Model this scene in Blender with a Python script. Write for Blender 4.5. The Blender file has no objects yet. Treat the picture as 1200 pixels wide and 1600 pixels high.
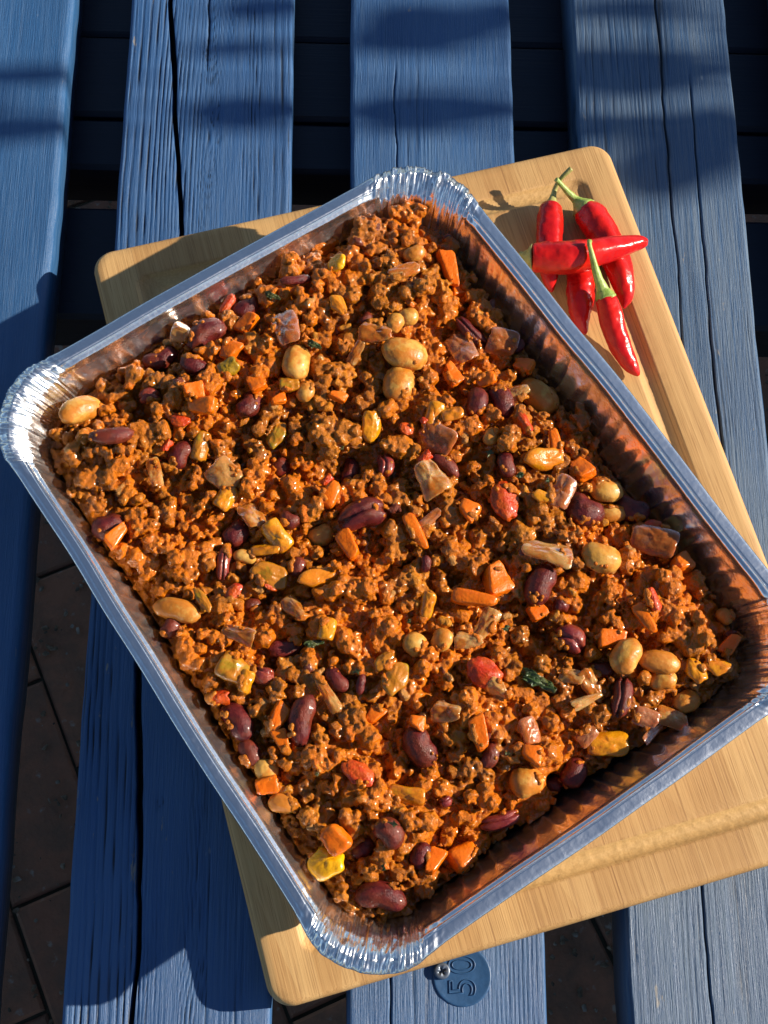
import bpy, bmesh, math, random
import numpy as np
from mathutils import Matrix, Vector
try:
    import openvdb
except ImportError:
    import pyopenvdb as openvdb

rng = np.random.default_rng(11)
random.seed(11)
MM = 0.001
sc = bpy.context.scene
col = sc.collection

# ---------------------------------------------------------------- camera
CAM_F, CAM_H = 2217.0, 677.6                 # focal length in photo pixels, height above the slats in mm
CAM_R = np.array([[0.99906108, -0.01179577, -0.04168705],
                  [-0.00288022, 0.94200833, -0.33557712],
                  [0.04322794, 0.33538211, 0.94108989]])
cam = bpy.data.objects.new('camera', bpy.data.cameras.new('camera'))
col.objects.link(cam)
M4 = Matrix(CAM_R.tolist()).to_4x4()
M4.translation = Vector((0, 0, CAM_H * MM))
cam.matrix_world = M4
cam.data.sensor_fit = 'VERTICAL'
cam.data.sensor_height = 36.0
cam.data.lens = CAM_F / 1600 * 36.0
cam.data.clip_start = 0.02
cam.data.clip_end = 500.0
sc.camera = cam

# ---------------------------------------------------------------- sky and sun
SUN_AZ, SUN_EL = math.radians(5.0), math.radians(26.1)     # azimuth measured from +x towards +y
world = bpy.data.worlds.new('World')
sc.world = world
world.use_nodes = True
wn = world.node_tree
sky = wn.nodes.new('ShaderNodeTexSky')
sky.sky_type = 'NISHITA'
sky.sun_disc = False
sky.sun_elevation = SUN_EL
sky.sun_rotation = math.radians(90) - SUN_AZ
sky.air_density, sky.dust_density, sky.ozone_density = 1.0, 0.3, 2.5
wn.links.new(sky.outputs['Color'], wn.nodes['Background'].inputs['Color'])
wn.nodes['Background'].inputs['Strength'].default_value = 0.066
sun = bpy.data.objects.new('sun', bpy.data.lights.new('sun', 'SUN'))
col.objects.link(sun)
sun.data.energy = 5.0
sun.data.angle = math.radians(0.53)
sun.data.color = (1.0, 0.89, 0.74)
SUN_DIR = Vector((math.cos(SUN_AZ) * math.cos(SUN_EL), math.sin(SUN_AZ) * math.cos(SUN_EL), math.sin(SUN_EL)))
sun.rotation_euler = SUN_DIR.to_track_quat('Z', 'Y').to_euler()
sun.location = SUN_DIR * 5
sc.view_settings.view_transform = 'Standard'
sc.view_settings.look = 'None'
sc.view_settings.exposure = 0.75
sc.view_settings.gamma = 1.0
sc.render.engine = 'CYCLES'
sc.cycles.use_denoising = True
sc.cycles.max_bounces = 8
sc.cycles.sample_clamp_indirect = 6.0

# ---------------------------------------------------------------- helpers
def pix(x, y, z):
    """photo pixel -> world point (mm) on the level z"""
    d = CAM_R @ np.array([(x - 600) / CAM_F, -(y - 800) / CAM_F, -1.0])
    t = (z - CAM_H) / d[2]
    return np.array([d[0] * t, d[1] * t, z])

def ppm(p):
    """photo pixels per mm at a world point"""
    c = (np.array(p, float) - [0, 0, CAM_H]) @ CAM_R
    return CAM_F / -c[2]

def sstep(a, b, x):
    t = np.clip((x - a) / (b - a), 0, 1)
    return t * t * (3 - 2 * t)

def _h(ix, iy, iz, seed):
    n = (ix.astype(np.int64) * 374761393 + iy.astype(np.int64) * 668265263 + iz.astype(np.int64) * 2147483647 + seed * 1274126177) & 0xFFFFFFFF
    n = ((n ^ (n >> 13)) * 1274126177) & 0xFFFFFFFF
    n = n ^ (n >> 16)
    return (n & 0xFFFF) / 32767.5 - 1.0

def vn(x, y=None, z=None, seed=0):
    """smooth value noise in -1..1"""
    x = np.asarray(x, float)
    y = np.zeros_like(x) if y is None else np.asarray(y, float) + np.zeros_like(x)
    z = np.zeros_like(x) if z is None else np.asarray(z, float) + np.zeros_like(x)
    fx, fy, fz = np.floor(x), np.floor(y), np.floor(z)
    u, v, w = x - fx, y - fy, z - fz
    u, v, w = u*u*(3-2*u), v*v*(3-2*v), w*w*(3-2*w)
    r = 0
    for i in (0, 1):
        for j in (0, 1):
            for k in (0, 1):
                r = r + _h(fx+i, fy+j, fz+k, seed) * (u if i else 1-u) * (v if j else 1-v) * (w if k else 1-w)
    return r

def fbm(x, y=None, z=None, seed=0, o=3):
    r, a, s = 0, 1.0, 0.0
    for k in range(o):
        f = 2.03 ** k
        r = r + a * vn(np.asarray(x)*f, None if y is None else np.asarray(y)*f, None if z is None else np.asarray(z)*f, seed + 17*k)
        s += a
        a *= 0.5
    return r / s

def make_mesh(name, V, F, mat=None, smooth=True, attrs=None, mm=True):
    """V (n,3) in mm; F an (m,3|4) array, or a list of arrays / lists of faces"""
    me = bpy.data.meshes.new(name)
    V = np.asarray(V, np.float32) * (MM if mm else 1)
    groups = F if isinstance(F, list) else [F]
    loops, starts, pos = [], [], 0
    for g in groups:
        if isinstance(g, np.ndarray):
            loops.append(g.astype(np.int32).ravel())
            starts.append(pos + np.arange(len(g), dtype=np.int32) * g.shape[1])
            pos += g.size
        else:
            loops.append(np.array(g, np.int32))
            starts.append(np.array([pos], np.int32))
            pos += len(g)
    loops, starts = np.concatenate(loops), np.concatenate(starts)
    me.vertices.add(len(V))
    me.vertices.foreach_set('co', V.ravel())
    me.loops.add(len(loops))
    me.loops.foreach_set('vertex_index', loops)
    me.polygons.add(len(starts))
    me.polygons.foreach_set('loop_start', starts)
    if attrs:
        for k, a in attrs.items():
            at = me.attributes.new(k, 'FLOAT', 'POINT')
            at.data.foreach_set('value', np.asarray(a, np.float32))
    me.update(calc_edges=True)
    me.polygons.foreach_set('use_smooth', np.full(len(starts), smooth))
    me.validate()
    if mat:
        me.materials.append(mat)
    return me

def link(name, me, parent=None, loc=None, rz=0.0):
    o = bpy.data.objects.new(name, me)
    col.objects.link(o)
    if parent is not None:
        o.parent = parent
    if loc is not None:
        o.location = [c * MM for c in loc]
    if rz:
        o.rotation_euler.z = rz
    return o

def tag(o, label=None, cat=None, group=None, kind=None):
    for k, v in (('label', label), ('category', cat), ('group', group), ('kind', kind)):
        if v:
            o[k] = v
    return o

def grid_faces(nu, nv, wrap=False):
    """quads of a (nv rows, nu columns) grid, columns optionally wrapping"""
    i = np.arange(nu if wrap else nu - 1)
    j = np.arange(nv - 1)[:, None]
    a = j * nu + i
    b = j * nu + (i + 1) % nu
    return np.stack([a, b, b + nu, a + nu], -1).reshape(-1, 4)

# ---------------------------------------------------------------- material helpers
class NT:
    def __init__(self, name):
        self.m = bpy.data.materials.new(name)
        self.m.use_nodes = True
        self.t = self.m.node_tree
        self.b = self.t.nodes['Principled BSDF']
    def n(self, typ, ins=None, **props):
        nd = self.t.nodes.new('ShaderNode' + typ)
        for k, v in props.items():
            setattr(nd, k, v)
        for k, v in (ins or {}).items():
            self.set(nd, k, v)
        return nd
    def set(self, nd, k, v):
        s = nd.inputs[k]
        if hasattr(v, 'is_linked') or isinstance(v, bpy.types.NodeSocket):
            self.t.links.new(v, s)
        elif isinstance(v, tuple) and len(v) == 3 and s.type == 'RGBA':
            s.default_value = (*v, 1)
        else:
            s.default_value = v
    def p(self, **kw):
        for k, v in kw.items():
            self.set(self.b, k.replace('_', ' '), v)
    def coord(self, kind='Object'):
        return self.n('TexCoord').outputs[kind]
    def scale(self, vec, s):
        return self.n('Mapping', {'Vector': vec, 'Scale': s}).outputs[0]
    def noise(self, vec, scale, detail=4.0, rough=0.55, dist=0.0):
        return self.n('TexNoise', {'Vector': vec, 'Scale': scale, 'Detail': detail, 'Roughness': rough, 'Distortion': dist}).outputs['Fac']
    def ramp(self, fac, stops):
        r = self.n('ValToRGB', {'Fac': fac})
        e = r.color_ramp.elements
        while len(e) < len(stops):
            e.new(0.5)
        for el, (p, c) in zip(e, stops):
            el.position = p
            el.color = (*c, 1) if isinstance(c, tuple) else (c, c, c, 1)
        return r.outputs['Color']
    def mix(self, fac, a, b, blend='MIX'):
        m = self.n('MixRGB', {'Fac': fac, 'Color1': a, 'Color2': b}, blend_type=blend)
        return m.outputs[0]
    def math(self, op, a, b=0.0):
        return self.n('Math', {0: a, 1: b}, operation=op).outputs[0]
    def bump(self, h, dist, strength=1.0, normal=None):
        ins = {'Height': h, 'Distance': dist, 'Strength': strength}
        if normal is not None:
            ins['Normal'] = normal
        return self.n('Bump', ins).outputs[0]
    def attr(self, name):
        return self.n('Attribute', attribute_name=name).outputs['Fac']
    def rand(self):
        return self.n('ObjectInfo').outputs['Random']


# ---------------------------------------------------------------- materials
def mat_slat(name, base, worn, dark, wear, rough=0.5):
    k = NT(name)
    co = k.coord()
    g = k.attr('grain')
    fib = k.noise(k.scale(co, (1300, 16, 300)), 1.0, 4)
    patch = k.noise(k.scale(co, (22, 7, 22)), 1.0, 4)
    c = k.mix(k.ramp(patch, [(0.35, 0.0), (0.7, 1.0)]), base, tuple(x * 1.35 for x in base))
    c = k.mix(k.math('MULTIPLY', k.ramp(k.math('ADD', fib, k.math('MULTIPLY', patch, 0.6)), [(0.72, 0.0), (0.95, 1.0)]), wear), c, worn)
    c = k.mix(k.ramp(k.math('ADD', g, k.math('MULTIPLY', k.math('SUBTRACT', fib, 0.5), 0.9)), [(0.30, 1.0), (0.72, 0.0)]), c, dark)
    fleck = k.noise(k.scale(co, (160, 60, 160)), 1.0, 2)
    c = k.mix(k.math('MULTIPLY', k.ramp(fleck, [(0.74, 0.0), (0.78, 1.0)]), wear * 0.8), c, (0.30, 0.33, 0.34))
    # flaked spots where the paint has gone and grey wood shows
    fl = k.noise(k.scale(co, (120, 26, 120)), 1.0, 5, 0.7)
    wh = k.noise(k.scale(co, (9, 5, 9)), 1.0, 2)
    chip = k.ramp(k.math('ADD', fl, k.math('MULTIPLY', k.math('SUBTRACT', wh, 0.5), 0.55)), [(0.735 - 0.06 * wear, 0.0), (0.765 - 0.06 * wear, 0.85)])
    c = k.mix(chip, c, k.mix(fib, (0.10, 0.095, 0.085), (0.34, 0.31, 0.27)))
    k.p(Base_Color=c, Roughness=k.ramp(fib, [(0.3, rough - 0.08), (0.7, rough + 0.2)]))
    fine = k.noise(k.scale(co, (1600, 60, 400)), 1.0, 5, 0.65)
    k.p(Normal=k.bump(fine, 0.0011, 0.55))
    return k.m

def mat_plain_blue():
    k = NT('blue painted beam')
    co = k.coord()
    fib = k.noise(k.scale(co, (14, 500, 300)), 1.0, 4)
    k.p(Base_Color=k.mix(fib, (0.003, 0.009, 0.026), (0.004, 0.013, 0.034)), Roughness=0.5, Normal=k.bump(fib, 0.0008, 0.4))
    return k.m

def mat_foil():
    k = NT('aluminium foil')
    co = k.coord()
    big = k.noise(co, 70, 3)
    sm = k.noise(co, 420, 4, 0.6)
    brush = k.noise(k.scale(co, (2600, 2600, 30)), 1.0, 2)
    k.p(Base_Color=(0.88, 0.89, 0.90), Metallic=1.0, Roughness=k.ramp(sm, [(0.3, 0.08), (0.75, 0.22)]))
    n1 = k.bump(big, 0.0016, 0.25)
    n2 = k.bump(sm, 0.0005, 0.38, n1)
    nn = k.bump(brush, 0.0001, 0.15, n2)
    k.p(Normal=nn)
    # foil scatters part of the light widely
    wide = k.n('BsdfPrincipled', {'Base Color': (0.80, 0.81, 0.82), 'Metallic': 1.0, 'Roughness': 0.42, 'Normal': nn})
    ms = k.n('MixShader', {0: 0.27})
    k.t.links.new(k.b.outputs[0], ms.inputs[1])
    k.t.links.new(wide.outputs[0], ms.inputs[2])
    k.t.links.new(ms.outputs[0], k.t.nodes['Material Output'].inputs['Surface'])
    return k.m

def mat_bamboo():
    k = NT('bamboo')
    co = k.coord()
    strip = k.n('TexVoronoi', {'Vector': k.scale(co, (52, 2.2, 0.0)), 'Scale': 1.0, 'Randomness': 0.35}, feature='F1').outputs['Color']
    sv = k.n('SeparateColor', {'Color': strip}).outputs[0]
    fib = k.noise(k.scale(co, (700, 9, 700)), 1.0, 5, 0.7)
    fine = k.noise(k.scale(co, (2200, 30, 2200)), 1.0, 3, 0.6)
    wide = k.noise(k.scale(co, (40, 9, 40)), 1.0, 3)
    c = k.ramp(fib, [(0.30, (0.24, 0.112, 0.035)), (0.46, (0.51, 0.287, 0.100)), (0.70, (0.64, 0.395, 0.155))])
    c = k.mix(0.45, c, k.ramp(sv, [(0.1, (0.40, 0.21, 0.070)), (0.9, (0.68, 0.44, 0.185))]))
    c = k.mix(k.ramp(fine, [(0.54, 0.0), (0.66, 0.75)]), c, (0.27, 0.125, 0.035))
    c = k.mix(k.ramp(wide, [(0.45, 0.0), (0.8, 0.35)]), c, (0.62, 0.35, 0.12))
    node = k.noise(k.scale(co, (30, 16, 30)), 1.0, 2)
    c = k.mix(k.ramp(node, [(0.70, 0.0), (0.78, 0.45)]), c, (0.36, 0.19, 0.06))
    cut = k.n('Mapping', {'Vector': co, 'Rotation': (0, 0, 0.9), 'Scale': (700, 7, 1)}).outputs[0]
    c = k.mix(k.ramp(k.noise(cut, 1.0, 1), [(0.80, 0.0), (0.83, 0.35)]), c, (0.36, 0.20, 0.075))
    xs = k.math('MULTIPLY', k.n('SeparateXYZ', {0: co}).outputs[0], 49.0)
    lam = k.n('TexWhiteNoise', {'W': k.math('FLOOR', xs)}, noise_dimensions='1D').outputs['Value']
    c = k.mix(k.math('MULTIPLY', lam, 0.45), c, k.mix(0.5, c, (0.40, 0.20, 0.065)))
    seam = k.math('LESS_THAN', k.math('FRACT', xs), 0.022)
    c = k.mix(k.math('MULTIPLY', seam, 0.55), c, (0.27, 0.13, 0.045))
    gr = k.attr('groove')
    gc = k.ramp(k.noise(co, 900, 3), [(0.3, (0.47, 0.275, 0.095)), (0.7, (0.58, 0.36, 0.135))])
    c = k.mix(gr, c, gc)
    k.p(Base_Color=c, Roughness=k.ramp(fib, [(0.3, 0.62), (0.7, 0.5)]), Normal=k.bump(fib, 0.0004, 0.35))
    return k.m

def mat_chilli():
    k = NT('red chilli skin')
    co = k.coord()
    n = k.noise(co, 60, 3)
    c = k.mix(k.ramp(n, [(0.3, 0.0), (0.75, 1.0)]), (0.40, 0.002, 0.007), (0.70, 0.016, 0.006))
    w = k.noise(k.scale(co, (1, 1, 1)), 260, 3)
    k.p(Base_Color=c, Roughness=0.25, Coat_Weight=0.18, Coat_Roughness=0.12, Specular_IOR_Level=0.35, Normal=k.bump(w, 0.0012, 0.28))
    k.p(Subsurface_Weight=0.12, Subsurface_Radius=(0.9, 0.1, 0.05), Subsurface_Scale=0.002)
    return k.m

def mat_stem(name, a, b):
    k = NT(name)
    co = k.coord()
    n = k.noise(co, 320, 4)
    k.p(Base_Color=k.mix(k.ramp(n, [(0.35, 0.0), (0.65, 1.0)]), a, b), Roughness=0.45, Normal=k.bump(n, 0.001, 0.4))
    k.p(Subsurface_Weight=0.1, Subsurface_Radius=(0.5, 0.6, 0.1), Subsurface_Scale=0.001)
    return k.m

def mat_mince():
    k = NT('mince in tomato sauce')
    co = k.coord()
    t = k.attr('tint')
    sauce = k.attr('sauce')
    n = k.noise(co, 900, 4, 0.6)
    n2 = k.noise(co, 240, 3)
    v = k.math('ADD', t, k.math('MULTIPLY', k.math('SUBTRACT', n2, 0.5), 0.5))
    meat = k.ramp(v, [(0.05, (0.19, 0.056, 0.003)), (0.35, (0.31, 0.090, 0.004)), (0.65, (0.42, 0.128, 0.005)), (0.95, (0.54, 0.19, 0.012))])
    orange = k.ramp(n, [(0.3, (0.47, 0.108, 0.001)), (0.7, (0.64, 0.165, 0.001))])
    f = k.ramp(k.math('ADD', sauce, k.math('MULTIPLY', k.math('SUBTRACT', n2, 0.5), 0.7)), [(0.32, 0.08), (0.68, 0.92)])
    c = k.mix(f, meat, orange)
    bit = k.attr('bit')                      # small soft scraps of carrot, onion, pepper and bean cooked into the sauce
    br = k.n('ValToRGB', {'Fac': bit})
    br.color_ramp.interpolation = 'CONSTANT'
    els = br.color_ramp.elements
    for _ in range(3):
        els.new(0.5)
    for el, (ps, cc) in zip(els, [(0.0, (0, 0, 0)), (0.2, (0.60, 0.13, 0.002)), (0.4, (0.52, 0.20, 0.012)), (0.6, (0.42, 0.20, 0.05)), (0.8, (0.10, 0.012, 0.010))]):
        el.position, el.color = ps, (*cc, 1)
    c = k.mix(k.math('MULTIPLY', k.math('GREATER_THAN', bit, 0.15), 0.85), c, br.outputs['Color'])
    speck = k.noise(co, 520, 2)
    c = k.mix(k.ramp(speck, [(0.73, 0.0), (0.77, 0.6)]), c, (0.05, 0.055, 0.012))
    k.p(Base_Color=c, Roughness=k.ramp(n2, [(0.35, 0.24), (0.7, 0.42)]), Specular_IOR_Level=0.19)
    k.p(Coat_Weight=k.ramp(n2, [(0.40, 0.70), (0.60, 0.15)]), Coat_Roughness=0.08)
    nb = k.bump(n, 0.0011, 0.85)
    k.p(Normal=k.bump(k.noise(co, 2200, 3), 0.0005, 0.8, nb))
    k.p(Subsurface_Weight=0.05, Subsurface_Radius=(1.0, 0.4, 0.1), Subsurface_Scale=0.001)
    return k.m

def mat_food(name, c1, c2, tex=220, rough=0.32, sss=0.15, rad=(1.0, 0.4, 0.1), sauce=0.35, sauce_col=(0.52, 0.13, 0.008), bumpd=0.0008, bumps=0.4, lines=None, coat=0.4, pale=None, trans=0.0):
    k = NT(name)
    co = k.coord()
    rnd = k.rand()
    off = k.n('CombineXYZ', {0: k.math('MULTIPLY', rnd, 3.1), 1: k.math('MULTIPLY', rnd, 1.7), 2: rnd}).outputs[0]
    vec = k.n('VectorMath', {0: k.n('NewGeometry').outputs['Position'], 1: off}, operation='ADD').outputs[0]
    n = k.noise(vec, tex, 4, 0.6)
    nf = k.noise(vec, tex * 5, 3, 0.6)
    c = k.mix(k.ramp(n, [(0.33, 0.0), (0.68, 1.0)]), c1, c2)
    if lines:
        lc, sx = lines
        w = k.noise(k.scale(co, (sx, sx * 0.03, sx * 0.3)), 1.0, 2)
        c = k.mix(k.ramp(w, [(0.52, 0.0), (0.62, 0.6)]), c, lc)
    if pale:
        c = k.mix(k.ramp(nf, [(0.58, 0.0), (0.72, 0.55)]), c, pale)
    sn = k.noise(vec, 130, 4, 0.6)
    c = k.mix(k.math('MULTIPLY', k.ramp(k.math('ADD', sn, k.math('MULTIPLY', k.math('SUBTRACT', rnd, 0.5), 0.16)), [(0.43, 0.0), (0.55, 1.0)]), sauce), c, sauce_col)
    k.p(Base_Color=c, Roughness=k.ramp(n, [(0.3, rough - 0.06), (0.7, rough + 0.14)]), Coat_Weight=coat, Coat_Roughness=0.1)
    k.p(Normal=k.bump(nf, bumpd, bumps), Specular_IOR_Level=0.30)
    k.p(Subsurface_Weight=sss, Subsurface_Radius=rad, Subsurface_Scale=0.003)
    if trans:
        k.p(Transmission_Weight=trans, IOR=1.36)
    return k.m

def mat_brick():
    k = NT('paving brick')
    co = k.n('NewGeometry').outputs['Position']
    n = k.noise(co, 28, 5, 0.65)
    r = k.rand()
    c = k.mix(r, (0.19, 0.080, 0.045), (0.27, 0.115, 0.060))
    c = k.mix(k.ramp(n, [(0.4, 0.0), (0.7, 0.8)]), c, (0.09, 0.062, 0.04))
    sp = k.noise(co, 70, 3)
    c = k.mix(k.ramp(sp, [(0.64, 0.0), (0.72, 0.8)]), c, (0.24, 0.21, 0.17))
    k.p(Base_Color=c, Roughness=0.9, Normal=k.bump(k.noise(co, 160, 5), 0.003, 0.6))
    return k.m

def mat_soil():
    k = NT('mossy soil')
    co = k.coord()
    n = k.noise(co, 35, 5)
    k.p(Base_Color=k.mix(n, (0.05, 0.045, 0.028), (0.10, 0.09, 0.055)), Roughness=0.95, Normal=k.bump(n, 0.01, 0.6))
    return k.m

def mat_simple(name, c, rough=0.5, metal=0.0, var=0.15, scale=60):
    k = NT(name)
    n = k.noise(k.coord(), scale, 4)
    k.p(Base_Color=k.mix(n, tuple(x * (1 - var) for x in c), tuple(x * (1 + var) for x in c)), Roughness=rough, Metallic=metal, Normal=k.bump(n, 0.0005, 0.3))
    return k.m

BLUE = (0.048, 0.128, 0.290)
M_SLAT = [mat_slat('painted slat smooth', (0.020, 0.076, 0.185), (0.08, 0.16, 0.28), (0.008, 0.024, 0.058), 0.25, 0.38),
          mat_slat('painted slat ridged', (0.018, 0.073, 0.192), (0.08, 0.15, 0.25), (0.004, 0.011, 0.024), 0.35, 0.46),
          mat_slat('painted slat fine', (0.018, 0.073, 0.188), (0.08, 0.15, 0.24), (0.006, 0.015, 0.034), 0.4, 0.46),
          mat_slat('painted slat worn', (0.023, 0.069, 0.150), (0.12, 0.165, 0.21), (0.007, 0.014, 0.027), 0.6, 0.46)]
M_BEAM = mat_plain_blue()
M_FOIL = mat_foil()
M_BAMBOO = mat_bamboo()
M_CHILLI = mat_chilli()
M_STEM = mat_stem('chilli stem green', (0.22, 0.34, 0.05), (0.40, 0.48, 0.14))
M_DRYSTEM = mat_stem('chilli stem dry', (0.30, 0.27, 0.07), (0.42, 0.42, 0.15))
M_MINCE = mat_mince()
M_KIDNEY = mat_food('kidney bean skin', (0.052, 0.005, 0.006), (0.155, 0.014, 0.011), 300, 0.30, 0.06, (1.0, 0.2, 0.15), 0.14, (0.38, 0.095, 0.004), 0.0010, 0.5, coat=0.2, pale=(0.24, 0.055, 0.035))
M_SPLIT = mat_food('reddish bean skin', (0.14, 0.012, 0.014), (0.26, 0.035, 0.03), 300, 0.28, 0.1, (1.0, 0.2, 0.15), 0.30, (0.40, 0.09, 0.01), 0.0009, 0.45)
M_WHITE = mat_food('white bean skin', (0.52, 0.235, 0.032), (0.68, 0.38, 0.09), 120, 0.36, 0.2, (1.0, 0.5, 0.15), 0.7, (0.48, 0.12, 0.003), 0.0005, 0.45, coat=0.15)
M_CARROT = mat_food('cooked carrot', (0.66, 0.115, 0.001), (0.76, 0.165, 0.002), 160, 0.30, 0.12, (1.0, 0.35, 0.05), 0.25, (0.60, 0.12, 0.006), 0.0007, 0.45, coat=0.25)
M_PEPPER = mat_food('yellow pepper flesh', (0.56, 0.20, 0.003), (0.66, 0.27, 0.005), 140, 0.20, 0.2, (1.0, 0.5, 0.05), 0.65, (0.58, 0.15, 0.006), 0.0008, 0.4, coat=0.6)
M_YELLOW = mat_food('bright yellow pepper flesh', (0.74, 0.34, 0.002), (0.80, 0.42, 0.004), 140, 0.20, 0.2, (1.0, 0.5, 0.05), 0.15, (0.62, 0.17, 0.006), 0.0008, 0.4, coat=0.6)
M_GREEN = mat_food('green pepper flesh', (0.24, 0.145, 0.006), (0.38, 0.21, 0.008), 140, 0.22, 0.2, (0.6, 0.6, 0.05), 0.65, (0.48, 0.13, 0.006), 0.0008, 0.4, coat=0.6)
M_ONION = mat_food('cooked onion', (0.62, 0.25, 0.03), (0.76, 0.44, 0.14), 140, 0.16, 0.45, (1.0, 0.5, 0.2), 0.85, (0.56, 0.15, 0.003), 0.0005, 0.4, lines=((0.80, 0.55, 0.28), 900), coat=0.3, trans=0.45)
M_PURPLE = mat_food('red onion', (0.46, 0.150, 0.055), (0.62, 0.29, 0.12), 140, 0.20, 0.45, (1.0, 0.4, 0.3), 0.75, (0.52, 0.13, 0.004), 0.0005, 0.4, lines=((0.34, 0.09, 0.08), 800), coat=0.3, trans=0.4)
M_TOMATO = mat_food('cooked tomato', (0.44, 0.020, 0.003), (0.54, 0.055, 0.004), 200, 0.26, 0.1, (1.0, 0.15, 0.05), 0.50, (0.52, 0.10, 0.003), 0.0012, 0.5, coat=0.25)
M_HERB = mat_food('wilted herb', (0.020, 0.040, 0.008), (0.050, 0.085, 0.018), 300, 0.34, 0.05, (0.4, 0.6, 0.1), 0.12, (0.30, 0.12, 0.01), 0.0008, 0.5, coat=0.4)
M_BRICK = mat_brick()
M_SOIL = mat_soil()
kg = NT('grit')
ng = kg.noise(kg.coord(), 60, 3)
kg.p(Base_Color=kg.ramp(ng, [(0.35, (0.03, 0.022, 0.015)), (0.5, (0.09, 0.065, 0.04)), (0.68, (0.22, 0.20, 0.17))]), Roughness=0.9)
M_GRIT = kg.m
M_SCREW = mat_simple('dull screw steel', (0.15, 0.18, 0.23), 0.40, 0.6)
M_DISC = mat_simple('blue painted disc', (0.020, 0.072, 0.170), 0.45, 0.0, 0.3, 300)
M_PLANTER = mat_simple('planter boards', (0.20, 0.13, 0.08), 0.8)
M_LEAF = mat_simple('shrub leaf', (0.06, 0.10, 0.03), 0.5)

# ---------------------------------------------------------------- ground: brick paving under the table
GZ = -740.0
paving = link('brick_paving', make_mesh('brick_paving', [(-60000, -60000, GZ - 8), (60000, -60000, GZ - 8), (60000, 60000, GZ - 8), (-60000, 60000, GZ - 8)], np.array([[0, 1, 2, 3]]), M_SOIL, False))
tag(paving, kind='structure')

def rbox(w, l, h, bev):
    """box with chamfered top edges, top at z=0"""
    x, y = w / 2, l / 2
    V = []
    for z, d in ((-h, 0), (-bev, 0), (0, bev)):
        V += [(-x + d, -y + d, z), (x - d, -y + d, z), (x - d, y - d, z), (-x + d, y - d, z)]
    F = []
    for k in (0, 4):
        for i in range(4):
            F.append([k + i, k + (i + 1) % 4, k + 4 + (i + 1) % 4, k + 4 + i])
    F.append([8, 9, 10, 11])
    F.append([3, 2, 1, 0])
    return np.array(V, float), np.array(F)

bv, bf = rbox(98, 198, 60, 3)
brick_me = make_mesh('brick', bv, bf, M_BRICK, False)
ang = math.radians(24)
ca, sa = math.cos(ang), math.sin(ang)
for i in range(-9, 12):
    for j in range(-7, 9):
        u, v = i * 101.5, j * 201.5 + (102 if i % 2 else 0)
        x, y = u * ca - v * sa, u * sa + v * ca + 560
        if -620 < x < 760 and -220 < y < 1380:
            b = link('brick', brick_me, paving, (x, y, GZ + random.uniform(-2.5, 2)), ang + random.uniform(-0.012, 0.012))
            b.rotation_euler.x = random.uniform(-0.01, 0.01)

# grit, crumbs of moss and leaf scraps on the paving
bm = bmesh.new()
bmesh.ops.create_icosphere(bm, subdivisions=1, radius=1.0)
gv0 = np.array([v.co[:] for v in bm.verts]); gf0 = np.array([[v.index for v in f.verts] for f in bm.faces]); bm.free()
GVs, GFs = [], []
for q in range(2600):
    p = np.array([rng.uniform(-420, 560), rng.uniform(-60, 1200), GZ + 1.0])
    s3 = rng.uniform(0.7, 3.0) * np.array([rng.uniform(.6, 1.9), rng.uniform(.6, 1.4), rng.uniform(.3, .8)])
    an = rng.uniform(0, 6.28)
    v = gv0 * s3 * (1 + 0.25 * rng.normal(size=(len(gv0), 1)))
    v = v @ np.array([[math.cos(an), math.sin(an), 0], [-math.sin(an), math.cos(an), 0], [0, 0, 1]])
    GVs.append(v + p); GFs.append(gf0 + q * len(gv0))
grit = link('ground_grit', make_mesh('ground_grit', np.concatenate(GVs), np.concatenate(GFs), M_GRIT, False))
tag(grit, 'brown and grey grit and leaf crumbs scattered on the paving', 'grit', kind='stuff')

# ---------------------------------------------------------------- the slatted table
table = link('slatted_table', None, None, (0, 0, 0))
tag(table, 'blue painted wooden slat table under the chopping board, weathered with open gaps', 'table')
Y0, Y1 = -260.0, 900.0
THICK = 29.0

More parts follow.
